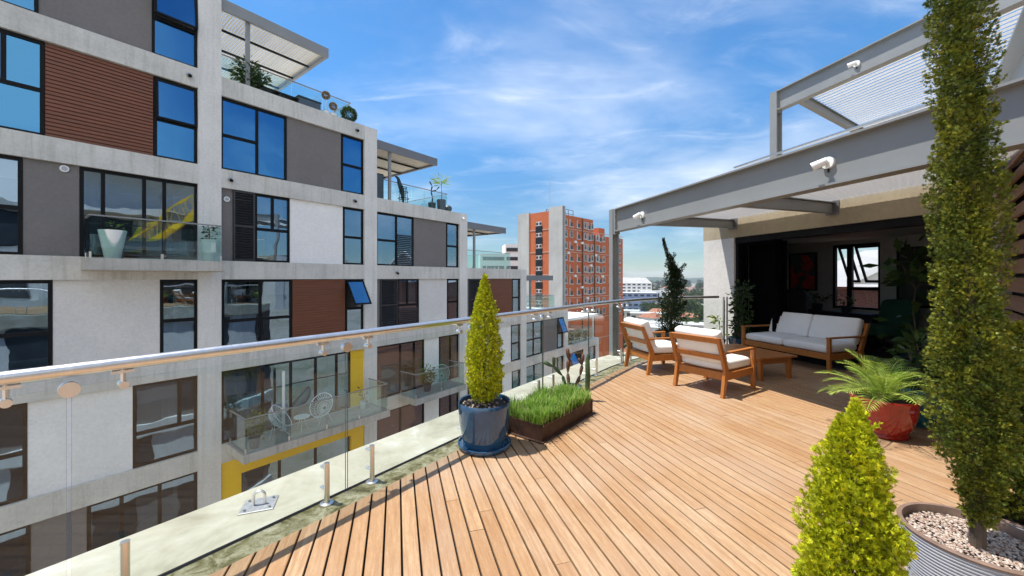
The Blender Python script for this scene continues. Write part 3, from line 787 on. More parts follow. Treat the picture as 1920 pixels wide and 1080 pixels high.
def conifer(name, loc, z0, z1, rad, n, L, wd, mat, label, cat='conifer', group=None, lobes=.18, seed=0, lean=(0, 0), trunk_r=.02, inner=.5, extra=None):
    t = empty(name, loc, 0, label, cat, group)
    P, D = crown_points(n, z0, z1, rad, lobes, inner, seed, lean)
    ns = int(n/95); P2, D2 = crown_points(ns, z0, z1*.985, rad, lobes, .12, seed, lean)      # young shoots that break the outline
    D2 = D2/np.linalg.norm(D2, axis=1)[:, None]*np.array([1, 1, 1.2]); k2 = 16
    u = RNG.uniform(0, 1, (len(P2), k2, 1)); ls = (L*1.7*RNG.uniform(.6, 1.5, len(P2)))[:, None, None]
    Q = (P2[:, None, :]*np.array([.93, .93, 1])+D2[:, None, :]*u*ls+RNG.normal(0, L*.16, (len(P2), k2, 3))*(1.1-u)).reshape(-1, 3)
    E = (np.repeat(D2[:, None, :], k2, 1)+RNG.normal(0, .42, (len(P2), k2, 3))).reshape(-1, 3)
    P = np.concatenate([P, Q]); D = np.concatenate([D, E])
    for dx, dy, za, zb_, rr_, n_ in (extra or []):      # extra leaders
        p3, d3 = crown_points(n_, za, zb_, lambda t: rr_*(1-t)**.6, .2, .6, seed+5)
        P = np.concatenate([P, p3+np.array([dx, dy, 0])]); D = np.concatenate([D, d3+np.array([0, 0, .6])])
    V, F = sprigs(P, D, L*RNG.uniform(.7, 1.35, len(P)), wd, 7)
    np_obj('crown', V, F, mat, t)
    m = MB(); k = 9
    pts = [(lean[0]*i/k*.9+.006*math.sin(i*1.7), lean[1]*i/k*.9+.006*math.cos(i*2.1), (z1-.05)*i/k) for i in range(k+1)]
    m.tube([(p[0], p[1], p[2]) for p in pts], [trunk_r*(1-.85*i/k) for i in range(k+1)], 9)
    for i in range(14):
        q = i/13*.8+.05; a = i*2.4; zz_ = z0+(z1-z0)*q; r_ = rad(q)*.75
        m.tube([(lean[0]*q, lean[1]*q, zz_-.06), (lean[0]*q+r_*.5*math.cos(a), lean[1]*q+r_*.5*math.sin(a), zz_), (lean[0]*q+r_*math.cos(a), lean[1]*q+r_*math.sin(a), zz_+.10)], [trunk_r*.35, trunk_r*.22, .002], 6)
    m.build('trunk', M['bark'], t, smooth=True)
    return t

def pebbles(name, loc, r, z, n, size, label, cat='pebbles', stuff=True, ball=.5):
    base = bmesh.new(); bmesh.ops.create_icosphere(base, subdivisions=1, radius=1)
    bv = np.array([v.co[:] for v in base.verts]); bf = np.array([[v.index for v in f.verts] for f in base.faces]); base.free()
    Vs = []; Fs = []; o = 0
    for i in range(n):
        a = RNG.uniform(0, 2*PI); q = r*math.sqrt(RNG.uniform(0, 1)); s_ = size*RNG.uniform(.55, 1.3)*np.array([1, RNG.uniform(.6, 1), RNG.uniform(.4, .7)])
        th = RNG.uniform(0, 2*PI); c, sn = math.cos(th), math.sin(th)
        v = bv*s_; v = np.stack([v[:, 0]*c-v[:, 1]*sn, v[:, 0]*sn+v[:, 1]*c, v[:, 2]], 1)+np.array([q*math.cos(a), q*math.sin(a), z+RNG.uniform(-.2, .7)*size])
        Vs.append(v); Fs.append(bf+o); o += len(bv)
    ob = np_obj(name, np.concatenate(Vs), np.concatenate(Fs), M['pebble']); ob.location = loc
    tag(ob, label, cat, None, 'stuff'); return ob

# ------------------------------------------------------------------ blue pot with golden conifer
BP = (-.262, 3.66, 0)
pot = empty('plant_pot', BP, 0, 'glossy blue glazed round pot on a saucer beside the glass railing', 'plant pot')
m = MB(); m.lathe([(.185, .03), (.195, .034), (.222, .14), (.240, .26), (.248, .38), (.250, .425), (.243, .437), (.233, .43), (.229, .38), (.0, .378)], 72, cap0=True); m.build('body', M['blue_pot'], pot, smooth=True)
m = MB(); m.lathe([(.20, 0), (.235, .006), (.252, .03), (.253, .046), (.243, .05), (.235, .035), (0, .028)], 72); m.build('saucer', M['blue_pot'], pot, smooth=True)
m = MB(); m.lathe([(.0, .398), (.12, .402), (.2305, .392)], 40, cap0=False); m.build('soil', M['soil'], pot)
pebbles('gravel', BP, .21, .40, 90, .012, 'pale pebbles on the soil of the blue pot')
conifer('conifer', (BP[0], BP[1], .40), .03, 1.225, lambda t: float(np.interp(t, [0, .06, .2, .46, .7, .86, 1], [.09, .13, .165, .15, .106, .058, .004])), 11000, .024, .0048, M['gold_leaf'],
        'slim golden yellow conifer growing in the blue pot', seed=3, lobes=.10)

# ------------------------------------------------------------------ iron trough with grass, cactus behind
gp = empty('planter_box', (.284, 3.72, 0), math.atan2(.776, .63), 'low rusty metal planter box full of grass beside the blue pot', 'planter')
m = MB(); gl, gw, gh = 1.06, .50, .165
m.box(0, gl, 0, .012, .012, gh); m.box(0, gl, gw-.012, gw, .012, gh); m.box(0, .012, .012, gw-.012, .012, gh); m.box(gl-.012, gl, .012, gw-.012, .012, gh); m.box(.012, gl-.012, .012, gw-.012, .012, .03)
for q in (0., gl-.03): m.bbox(q, q+.03, -.004, .0, .012, gh, .001)
m.build('box', M['rust'], gp)
m = MB(); m.bbox(-.03, gl+.02, -.03, gw+.02, 0, .012, .003); m.build('tray', M['rust'], gp)
m = MB(); m.box(.014, gl-.014, .014, gw-.014, .031, .15); m.build('soil', M['soil'], gp)
def blades(n, x0, x1, y0, y1, z, hmin, hmax, w):
    x = RNG.uniform(x0, x1, n); y = RNG.uniform(y0, y1, n); h = RNG.uniform(hmin, hmax, n)
    cl = .6+.4*np.sin(x*11+1)*np.cos(y*13)+.25*np.sin(x*27+y*31); h *= .62+.52*cl
    a = RNG.uniform(0, 2*PI, n); lean = RNG.uniform(.1, .75, n)*h
    lx, ly = np.cos(a)*lean, np.sin(a)*lean; px, py = -np.sin(a)*w/2, np.cos(a)*w/2
    b = np.stack([x, y, np.full(n, z)], 1); mid = b+np.stack([lx*.35, ly*.35, h*.62], 1); tip = b+np.stack([lx, ly, h], 1)
    s_ = np.stack([px, py, np.zeros(n)], 1)
    V = np.stack([b-s_, b+s_, mid+s_*.85, mid-s_*.85, mid-s_*.85, mid+s_*.85, tip+s_*.1, tip-s_*.1], 1).reshape(-1, 3)
    idx = np.arange(n)[:, None]*8
    return V, np.concatenate([idx+np.array([[0, 1, 2, 3]]), idx+np.array([[3, 2, 6, 7]])], 0)
V, F = blades(9000, .015, gl-.015, .015, gw-.015, .145, .07, .16, .0085)
V2, F2 = blades(1100, .0, gl, -.012, .5, .15, .12, .21, .006)
V = np.concatenate([V, V2]); F = np.concatenate([F, F2+len(V)-len(V2)])
g = np_obj('grass', V, F, M['grass']); g.location = gp.location; g.rotation_euler = gp.rotation_euler
tag(g, 'thick bright green grass growing in the rusty planter box', 'grass', None, 'stuff')

cx0 = (.78, 5.02, 0)
m = MB(); m.lathe([(.10, 0), (.135, .17), (.14, .19), (.128, .19), (.12, .15), (0, .15)], 32)
cp = m.build('plant_pot', M['slate_pot'], smooth=True); cp.location = cx0; tag(cp, 'small slate pot holding the cactus behind the grass planter', 'plant pot')
ct = empty('cactus', (cx0[0], cx0[1], .14), 0, 'prickly pear cactus with brown and green pads behind the grass planter', 'cactus')
def pad(mb, p, d, L, wd, th=.016, mi=0, rot=0.):
    bm = bmesh.new(); bmesh.ops.create_uvsphere(bm, u_segments=12, v_segments=8, radius=1)
    d = Vector(d).normalized(); q = d.to_track_quat('Z', 'Y').to_matrix().to_4x4()
    for v in bm.verts:
        k = .72+.28*v.co.z
        v.co = Vector((v.co.x*wd/2*k, v.co.y*th*k, (v.co.z+1)*L/2))
    mb.frombm(bm, mi, Matrix.Translation(p) @ q @ Matrix.Rotation(rot, 4, 'Z')); return Vector(p)+d*L*.95
m = MB()
base = Vector((-.03, 0, .0))
p = pad(m, base, (-.1, 0, 1), .22, .08, .032, 1); p = pad(m, p, (0.05, 0, 1), .19, .075, .035, 1); pad(m, p, (-.1, 0, 1), .16, .085, .035, 1); pad(m, p, (.45, .1, 1), .10, .06, .025, 1)
p = pad(m, (-.07, .02, .0), (-.25, .1, 1), .18, .08, .03); p = pad(m, p, (-.7, 0, .75), .17, .085, .032); p2 = pad(m, p, (-.9, 0, .45), .17, .10, .035); pad(m, p, (-.1, 0, 1), .14, .085, .03)
p = pad(m, (.03, .0, .0), (.45, 0, 1), .20, .075, .03, 1); p = pad(m, p, (.2, 0, 1), .15, .07, .03, 1); pad(m, p, (-.5, 0, 1), .11, .055, .025, 1); pad(m, p, (.1, 0, 1), .16, .06, .028, 1)
m.build('pads', [M['cactus'], M['cactus_brown']], ct, smooth=True)
m = MB(); pts = [(.20, -.03, 0), (.205, -.03, .2), (.20, -.035, .36), (.21, -.03, .47)]
m.tube(pts, [.030, .033, .030, .014], 10); m.build('column_stem', M['cactus'], ct, smooth=True)

# ------------------------------------------------------------------ foreground right: conifers in pots
FG = (1.205, 1.36, 0)
M['pot_rim'] = simple('brown_pot_rim', (.20, .13, .095), .6, var=.3, scale=12)
def big_pot(loc, r, h, label, mat, ribs=True):
    t = empty('plant_pot', loc, 0, label, 'plant pot'); m = MB(); prof = [(r*.72, 0.)]
    n = 30
    for i in range(n):
        z = h*i/n; rr = r*(.74+.25*(i/n)**.8)
        if ribs: prof += [(rr, z+.004), (rr+.006, z+h/n*.35), (rr+.006, z+h/n*.65), (rr, z+h/n-.002)]
        else: prof += [(rr, z+.004)]
    prof += [(r*1.0, h-.012), (r*.95, h-.012), (r*.92, h-.06), (0, h-.061)]
    m.lathe(prof, 80); m.build('body', M[mat], t, smooth=True)
    m = MB(); m.lathe([(r*.95, h-.0115), (r*1.012, h-.0115), (r*1.02, h-.004), (r*1.0, h+.003), (r*.945, h+.001), (r*.925, h-.04)], 80, cap0=False); m.build('rim', M['pot_rim'], t, smooth=True)
    m = MB(); m.lathe([(0, h-.045), (r*.922, h-.05)], 40, cap0=False); m.build('soil', M['soil'], t)
    return t
big_pot(FG, .17, .33, 'ribbed grey pot of the bright golden conifer nearest the viewer', 'grey_pot')
conifer('conifer', (FG[0], FG[1], .30), .02, .80, lambda t: .160*(min(1, t*8+.7))*(1-max(0, t-.15)/.85)**.46, 17000, .0185, .0034, M['gold_leaf'],
        'bushy bright golden conifer in the foreground at the bottom edge', seed=11, lobes=.22, trunk_r=.016, extra=[(-.038, 0, .70, .815, .034, 450), (.024, .01, .72, .86, .04, 700)])
TP = (2.075, 1.72, 0)
big_pot(TP, .245, .45, 'large ribbed grey pot filled with pale pebbles under the tall cypress', 'grey_pot')
pebbles('gravel', TP, .215, .415, 2600, .0068, 'pale and pinkish pebbles around the trunk in the large ribbed pot')
conifer('cypress', (2.05, 1.685, .41), .10, 3.0, lambda t: (.104 if t < .3 else .104-.026*(t-.3)/.5 if t < .8 else .078-.07*(t-.8)/.2)*min(1, t*6+.3), 50000, .0150, .0027, M['tall_leaf'],
        'very tall slim olive green cypress with bare trunk foot in the large ribbed pot', seed=21, lobes=.38, lean=(-.10, .02), trunk_r=.027, inner=.6)
big_pot((2.72, 2.06, 0), .17, .34, 'ribbed grey pot half hidden behind the tall cypress', 'grey_pot')
conifer('cypress', (2.72, 2.06, .3), .03, 1.05, lambda t: .19*min(1, t*8+.6)*(1-max(0, t-.2)/.8)**.6, 6000, .03, .0085, M['tall_leaf'],
        'shorter shaded cypress by the timber slats behind the tall cypress', seed=31, lobes=.25)

# ------------------------------------------------------------------ palm in the red pot, teal pot
PP = (3.80, 3.93, 0)
t = empty('plant_pot', PP, 0, 'glossy red glazed bulging pot holding the small palm', 'plant pot')
m = MB(); m.lathe([(.165, 0), (.19, .012), (.195, .03), (.182, .045), (.22, .12), (.25, .22), (.262, .31), (.264, .35), (.272, .375), (.265, .39), (.243, .388), (.24, .33), (0, .328)], 72); m.build('body', M['red_pot'], t, smooth=True)
m = MB(); m.lathe([(0, .345), (.242, .34)], 40, cap0=False); m.build('soil', M['soil'], t)
palm = empty('palm', (PP[0], PP[1], .34), 0, 'small feathery green palm with arching fronds in the red pot', 'palm')
def frond(az, el, L, droop, n=24, lw=.0085, ll=.19):
    d0 = Vector((math.cos(az), math.sin(az), 0)); side = Vector((-math.sin(az), math.cos(az), 0))
    pts = []; p = Vector((0, 0, 0)); e = el
    for i in range(n+1): pts.append((p.copy(), e)); p = p + (d0*math.cos(e)+Vector((0, 0, 1))*math.sin(e))*(L/n); e -= droop/n*(.4+1.2*i/n)
    V = []; F = []
    for i in range(int(n*.14), n+1):
        q, e = pts[i]; f = i/n; tan = d0*math.cos(e)+Vector((0, 0, 1))*math.sin(e); up = -d0*math.sin(e)+Vector((0, 0, 1))*math.cos(e)
        l_ = ll*math.sin(PI*min(1, .12+.85*f))**.7*random.uniform(.85, 1.1)
        for s_ in (-1, 1):
            dr = (tan*(.55+.35*f)+side*s_*.85+up*(.35-.15*f+random.uniform(-.1, .1))).normalized()
            m1 = q+dr*l_*.5; tip = q+dr*l_+Vector((0, 0, -l_*.18)); wv = dr.cross(up).normalized()*lw/2*random.uniform(.8, 1.2)
            b = len(V); V += [q, m1+wv, tip, m1-wv]; F.append((b, b+1, b+2, b+3))
    return V, F, [p for p, e in pts]
fv = []; ff = []; st = MB()
for i in range(28):
    az = i*2.39996+.3; el = R(84-2.3*i+random.uniform(-8, 8)); L_ = random.uniform(.46, .62)
    V, F, pts = frond(az, max(el, R(24)), L_, R(62+random.uniform(-12, 14)))
    b = len(fv); fv += V; ff += [tuple(k+b for k in f) for f in F]
    st.tube(pts[::5]+[pts[-1]], [.007*(1-.08*j) for j in range(len(pts[::5])+1)], 6)
m = MB(); m.add(fv, ff); m.build('fronds', M['palm_leaf'], palm, recalc=False)
st.build('stems', M['palm_leaf'], palm, smooth=True)
m = MB(); m.tube([(0, 0, -.02), (0, 0, .08)], [.05, .035], 12); m.build('trunk', M['bark'], palm, smooth=True)
TL = (4.47, 4.19, 0)
t = empty('plant_pot', TL, 0, 'dark teal glazed pot standing behind the red palm pot', 'plant pot')
m = MB(); m.lathe([(.15, 0), (.17, .01), (.19, .12), (.215, .28), (.225, .40), (.22, .41), (.205, .405), (.2, .36), (0, .358)], 64); m.build('body', M['teal_pot'], t, smooth=True)
m = MB(); m.lathe([(0, .375), (.203, .37)], 40, cap0=False); m.build('soil', M['soil'], t)

def leafy(name, loc, label, cat, mat, stems, leaf_l, leaf_w, n, parts=('leaves', 'stem')):
    """broad leaved plant: stems = list of polylines with radius; leaves scattered round the stem ends"""
    t = empty(name, loc, 0, label, cat); m = MB(); P = []; D = []
    for pts, r, k, spread in stems:
        m.tube(pts, [r*(1-.5*i/(len(pts)-1)) for i in range(len(pts))], 8)
        q = np.array([Vector(p)[:] for p in pts])
        for i in range(k):
            f = random.random()**.8*(len(pts)-1); a = int(min(f, len(pts)-2)); c = q[a]+(q[a+1]-q[a])*(f-a)
            if spread[1] == 'end' : c = q[-1]
            d = RNG.normal(size=3); d[2] = abs(d[2])*.5+.05; d /= np.linalg.norm(d)
            P.append(c+d*spread[0]*RNG.uniform(.1, 1)); D.append(d+np.array([0, 0, -.25]))
    m.build(parts[1], M['bark'], t, smooth=True)
    P = np.array(P); D = np.array(D); V, F = sprigs(P, D, leaf_l*RNG.uniform(.6, 1.2, len(P)), leaf_w, 1, .5, .3)
    np_obj(parts[0], V, F, M[mat], t); return t
leafy('shrub', (TL[0], TL[1], .37), 'dark leafy shrub growing in the teal pot', 'shrub', 'green_leaf', [([(0, 0, 0), (.02, .02, .25), (.0, .05, .5)], .012, 90, (.2, '')), ([(0, 0, 0), (-.06, .03, .2), (-.1, .04, .42)], .01, 60, (.16, ''))], .13, .05, 1)

# twisted juniper in a dark square pot beside the chairs
JP = (3.20, 7.78, 0)
t = empty('plant_pot', JP, R(20), 'dark green pot of the twisted juniper by the curved railing', 'plant pot')
m = MB(); m.lathe([(.20, 0), (.23, .02), (.265, .44), (.285, .45), (.285, .52), (.262, .52), (.25, .42), (0, .42)], 40); m.build('body', M['dark_pot'], t, smooth=True)
m = MB(); m.lathe([(0, .47), (.258, .465)], 30, cap0=False); m.build('soil', M['soil'], t)
ju = empty('juniper', (JP[0], JP[1], .46), 0, 'dark twisted juniper with a thin bent tip rising above the curved railing', 'juniper')
spine = [(0, 0, 0), (.03, 0, .3), (.02, .0, .6), (.09, 0, .9), (.12, 0, 1.15), (.06, 0, 1.38), (-.04, 0, 1.62), (-.11, 0, 1.80), (-.13, 0, 1.93)]
srad = [.22, .26, .22, .17, .12, .065, .03, .016, .004]
m = MB(); m.tube(spine, [.03, .028, .026, .022, .018, .013, .009, .005, .003], 8); P = []; D = []
def along(pts, rads, n, up=.8):
    q = np.array(pts, float); k = len(q)-1
    for i in range(n):
        f = RNG.uniform(0, k); a = min(int(f), k-1); u = f-a; c = q[a]*(1-u)+q[a+1]*u; r_ = rads[a]*(1-u)+rads[a+1]*u
        th = RNG.uniform(0, 2*PI); rr = r_*RNG.uniform(.2, 1)*(1+.25*math.sin(3*th+9*f)); P.append(c+np.array([math.cos(th)*rr, math.sin(th)*rr, RNG.normal(0, .01)]))
        tn = (q[a+1]-q[a]); tn /= np.linalg.norm(tn); D.append(tn*up+np.array([math.cos(th), math.sin(th), 0])*.7+RNG.normal(0, .2, 3))
along(spine[:6], srad[:6], 8000); along(spine[5:], srad[5:], 700); along(spine[4:7], [.13, .09, .04], 900)
for br, n in ((([(.1, 0, 1.1), (.22, .02, 1.28), (.32, .02, 1.42)]), 190), (([(.08, 0, .85), (.24, 0, .98), (.34, .02, 1.08)]), 200), (([(.06, 0, .45), (.25, .05, .56), (.36, .05, .66)]), 240), (([(.02, 0, 1.0), (-.06, .02, 1.12), (-.08, .02, 1.22)]), 150), (([(0, 0, .5), (-.2, -.05, .62), (-.22, -.05, .75)]), 200),
              (([(.06, 0, 1.3), (-.04, .0, 1.36), (-.07, 0, 1.43)]), 80), (([(0.0, 0, 1.5), (.08, .0, 1.56), (.09, 0, 1.63)]), 60), (([(0.1, 0, .95), (.16, .1, 1.1), (.2, .1, 1.2)]), 120)):
    m.tube(br, [.012, .008, .003], 6); along(br, [.07, .055, .015], n)
m.build('trunk', M['bark'], ju, smooth=True)
V, F = sprigs(np.array(P), np.array(D), .036*RNG.uniform(.6, 1.3, len(P)), .010, 4, .6); np_obj('crown', V, F, M['dark_leaf'], ju)

# blue pot with climber at the door jamb, little yellowish plant beside it
q = hp(.41, -.25)
t = empty('plant_pot', (q.x, q.y, 0), 0, 'dark blue pot of the climbing plant at the door jamb', 'plant pot'); m = MB(); m.lathe([(.18, 0), (.2, .01), (.24, .26), (.25, .29), (.235, .29), (.22, .24), (0, .24)], 40); m.build('body', M['blue_pot'], t, smooth=True)
leafy('climber', (q.x, q.y, .24), 'dark climbing plant with small leaves on the white door jamb', 'climbing plant', 'green_leaf',
      [([(0, 0, 0), (.05, .02, .4), (.06, .05, .8), (.1, .02, 1.15)], .012, 520, (.2, '')), ([(0, 0, 0), (-.08, .02, .35), (-.05, 0, .75)], .008, 150, (.12, '')), ([(.05, 0, .7), (-.12, .0, .95), (-.24, 0, 1.02)], .006, 14, (.05, ''))], .085, .05, 1)
q = hp(.1, -.5)
t = empty('plant_pot', (q.x, q.y, 0), 0, 'small dark pot of the thin yellowish plant against the white wall', 'plant pot'); m = MB(); m.lathe([(.09, 0), (.12, .2), (.125, .22), (.11, .22), (.1, .18), (0, .18)], 28); m.build('body', M['dark_pot'], t, smooth=True)
leafy('sapling', (q.x, q.y, .18), 'thin young plant with yellowish leaf rosette against the white wall', 'young plant', 'palm_leaf', [([(0, 0, 0), (.0, .0, .25), (-.01, 0, .46)], .009, 26, (.14, '')), ([(0, 0, .4), (-.08, 0, .52), (-.16, 0, .56)], .005, 10, (.06, ''))], .13, .05, 1)
# ------------------------------------------------------------------ teak furniture
def cushion(w, d, h, M4, mb, puff=.10, e=.17):
    nu, nv = 28, 14; vs = []; fs = []
    sg = lambda x, p: math.copysign(abs(x)**p, x)
    for j in range(nv+1):
        ph = -PI/2+PI*j/nv
        for i in range(nu):
            th = 2*PI*i/nu
            x = sg(math.cos(ph), e)*sg(math.cos(th), e*.7)*w/2; y = sg(math.cos(ph), e)*sg(math.sin(th), e*.7)*d/2; z = sg(math.sin(ph), .55)*h/2
            k = max(0, 1-(2*x/w)**2)*max(0, 1-(2*y/d)**2)
            z *= (1-puff)+2*puff*k**.5 if k > 0 else (1-puff)
            z += .006*math.sin(9*x+3*y)+.004*math.sin(17*y-5*x)
            vs.append(M4 @ Vector((x, y, z)))
    for j in range(nv):
        for i in range(nu): fs.append((j*nu+i, j*nu+(i+1) % nu, (j+1)*nu+(i+1) % nu, (j+1)*nu+i))
    mb.add(vs, fs)

def teak_seat(name, loc, rz, W_, D_, ns, label, cat, group=None):
    """x across, y forward; front legs at +y"""
    t = empty(name, (loc[0], loc[1], 0), rz, label, cat, group)
    hw = W_/2; hd = D_/2; lg = .055
    for s_ in (-1, 1):
        m = MB(); x = s_*(hw-lg/2); m.bbox(x-lg/2, x+lg/2, hd-lg, hd, 0, .575, .006); m.build('leg', M['teak'], t)
        m = MB()      # raked rear leg running up into the back
        prof = [(-hd-.03, 0), (-hd+.045, .36), (-hd-.135, .80)]; wd = [.055, .085, .05]
        vs = []
        for (y, z), w2 in zip(prof, wd):
            for xx in (x-.02, x+.02): vs += [(xx, y-w2/2, z), (xx, y+w2/2, z)]
        fs = [(0, 2, 3, 1), (8, 9, 11, 10)]
        for i in range(2):
            b = 4*i; fs += [(b, b+1, b+5, b+4), (b+2, b+6, b+7, b+3), (b, b+4, b+6, b+2), (b+1, b+3, b+7, b+5)]
        m.add(vs, fs); m.build('leg', M['teak'], t)
        m = MB(); m.bbox(x-.03, x+.03, -hd-.03, hd+.01, .576, .604, .006); m.build('armrest', M['teak'], t)
    m = MB()
    m.bbox(-hw+lg+.001, hw-lg-.001, hd-.05, hd-.02, .22, .32, .005); m.bbox(-hw+lg, hw-lg, -hd+.02, -hd+.05, .22, .32, .005)
    for s_ in (-1, 1):
        x = s_*(hw-lg/2); m.bbox(x-.014, x+.014, -hd+.07, hd-lg-.001, .22, .32, .004)
    for i in range(6):
        y = -hd+.11+i*(D_-.2)/5; m.box(-hw+.05, hw-.05, y-.03, y+.03, .295, .315)
    m.build('seat_frame', M['teak'], t)
    m = MB()
    def yb(z): return -hd+.045-.18*(z-.36)/.44
    for z, h in ((.765, .085), (.53, .075)):
        T = Matrix.Translation((0, yb(z), z)) @ Matrix.Rotation(R(22), 4, 'X'); m.bbox(-hw+.041, hw-.041, -.013, .013, -h/2, h/2, .004, M=T)
    m.build('backrest', M['teak'], t)
    cw = (W_-.09)/ns
    for i in range(ns):
        x = -hw+.045+cw*(i+.5)
        m = MB(); cushion(cw-.006, D_-.10, .15, Matrix.Translation((x, .02, .395)), m); m.build('seat_cushion', M['cushion'], t, smooth=True)
        m = MB(); T = Matrix.Translation((x, yb(.64)+.095, .665)) @ Matrix.Rotation(R(21), 4, 'X'); cushion(cw-.01, .46, .16, T @ Matrix.Rotation(R(90), 4, 'X'), m, .12, .12); m.build('back_cushion', M['cushion'], t, smooth=True)
    return t
def rot_from(fx, fy): return math.atan2(fy, fx)-PI/2     # forward y axis direction
# armchair nearer the railing faces the house; front armchair is turned a little
f = Vector((.965, .26)).normalized(); c = Vector((2.20, 6.66))+f*.37
teak_seat('armchair', c, rot_from(*f), .72, .78, 1, 'teak armchair with white cushions standing close to the glass railing, its side and back seen', 'armchair', 'teak armchairs')
f = Vector((.842, .54)).normalized(); c = Vector((2.665, 5.44))+f*.37
teak_seat('armchair', c, rot_from(*f), .76, .80, 1, 'teak armchair with white cushions nearest the viewer with its back turned to the camera', 'armchair', 'teak armchairs')
f = Vector((-.96, -.28)).normalized(); c = Vector((5.04, 7.2))-f*.40
teak_seat('sofa', c, rot_from(*f), 1.72, .82, 2, 'teak two seat sofa with white cushions in front of the dark open room', 'sofa')
tb = empty('coffee_table', (4.00, 6.55, 0), math.atan2(-.96, .28), 'low slatted teak coffee table between the armchairs and the sofa', 'coffee table')
m = MB()
for i in range(7): m.bbox(-.58, .58, -.40+i*.115, -.40+i*.115+.108, .335, .365, .003)
m.build('table_top', M['teak'], tb)
m = MB()
for a in (-1, 1):
    m.box(-.50, .50, a*.28-.012, a*.28+.012, .25, .334); m.box(a*.51-.012, a*.51+.012, -.265, .265, .25, .334)
m.build('apron', M['teak'], tb)
for a in (-1, 1):
    for b in (-1, 1):
        m = MB(); m.bbox(a*.51-.03, a*.51+.03, b*.29-.03, b*.29+.03, 0, .334, .005); m.build('leg', M['teak'], tb)

# ------------------------------------------------------------------ own house
house = empty('house', (W0.x, W0.y, 0), HR, 'white walled penthouse with a wide open dark sliding doorway at the back of the deck', 'house')
ex = Vector((-.352, .936))        # skewed end wall direction in house frame
m = MB()
m.prism([(-.92, 0), (0, 0), (0, .3), (-.92-.25, .7)], -.6, 2.53)
m.prism([(-.92-.01, .70), (-.85, .31), (-.85-2.1, .31+5.6), (-1.1-2.1, .31+5.6)], -.6, 3.1)
m.build('wall', M['wall_white'], house)
m = MB(); m.box(-.93, 4.1, 0, .3, 2.533, 3.13); m.build('lintel', M['fascia'], house)
m = MB()   # inside of the room
m.prism([(0, .303), (.0, .40), (-1.9, 3.99), (-2.1, 3.99), (-.45, .72), (-.35, .303)], 0, 2.56)   # left wall
m.box(-2.2, -.58, 4.0, 4.2, 0, 2.6); m.box(.52, 6.5, 4.0, 4.2, 0, 2.6); m.box(-.58, .52, 4.0, 4.2, 0, .78); m.box(-.58, .52, 4.0, 4.2, 2.49, 2.6)
m.box(6.3, 6.5, .31, 3.99, 0, 2.6); m.box(4.1, 6.5, .05, .3, -.6, 2.53)
m.build('room_wall', M['int_wall'], house)
m = MB(); m.prism([(-.55, .303), (6.5, .303), (6.5, 4.3), (-2.25, 4.3)], 2.60, 2.75); m.build('ceiling', M['int_wall'], house)
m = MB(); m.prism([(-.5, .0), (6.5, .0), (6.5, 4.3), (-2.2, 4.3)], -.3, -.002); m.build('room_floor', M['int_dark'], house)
m = MB(); m.prism([(-.88, .72), (-.6, .303), (6.5, .303), (6.5, 5.8), (-2.8, 5.8)], 2.80, 3.12); m.build('upper_floor', M['fascia'], house)
m = MB()   # sliding door frame and stacked leaves
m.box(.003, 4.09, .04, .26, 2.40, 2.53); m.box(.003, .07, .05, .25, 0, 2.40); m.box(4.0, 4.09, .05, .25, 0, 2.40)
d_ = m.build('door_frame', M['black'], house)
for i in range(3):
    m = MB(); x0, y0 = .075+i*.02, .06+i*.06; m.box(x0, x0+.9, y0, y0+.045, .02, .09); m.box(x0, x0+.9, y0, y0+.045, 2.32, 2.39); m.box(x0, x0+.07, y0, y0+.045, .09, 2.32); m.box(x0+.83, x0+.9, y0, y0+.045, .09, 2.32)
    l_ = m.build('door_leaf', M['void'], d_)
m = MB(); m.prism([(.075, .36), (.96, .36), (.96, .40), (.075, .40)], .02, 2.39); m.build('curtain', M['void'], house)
# window in the back wall with two hung sashes pushed open
m = MB(); f_ = .06
x0, x1, z0, z1, y = -.58, .52, .78, 2.49, 4.03
m.box(x0, x1, y, y+.08, z0, z0+f_); m.box(x0, x1, y, y+.08, z1-f_, z1); m.box(x0, x0+f_, y, y+.08, z0+f_, z1-f_); m.box(x1-f_, x1, y, y+.08, z0+f_, z1-f_)
m.box(-.24, -.12, y+.003, y+.077, z0+f_, z1-f_); m.box(-.12, x1-f_, y+.005, y+.075, 1.28, 1.36)
wn_ = m.build('window', M['black'], house)
for a, b in ((x0+f_, -.24), (-.12, x1-f_)):
    T = Matrix.Translation((0, y+.08, z1-f_)) @ Matrix.Rotation(R(24), 4, 'X'); h = 1.05; m = MB()
    for q in ((a, b, 0, .04, -.06, 0), (a, b, 0, .04, -h, -h+.06), (a, a+.05, 0, .04, -h+.06, -.06), (b-.05, b, 0, .04, -h+.06, -.06)): m.box(*q, M=T)
    m.build('sash', M['black'], wn_)
m = MB(); m.box(x0+f_, -.25, y+.03, y+.036, z0+f_, 1.3); m.box(-.11, x1-f_, y+.03, y+.036, z0+f_, 1.28); m.build('pane', M['pane_clear'], wn_)
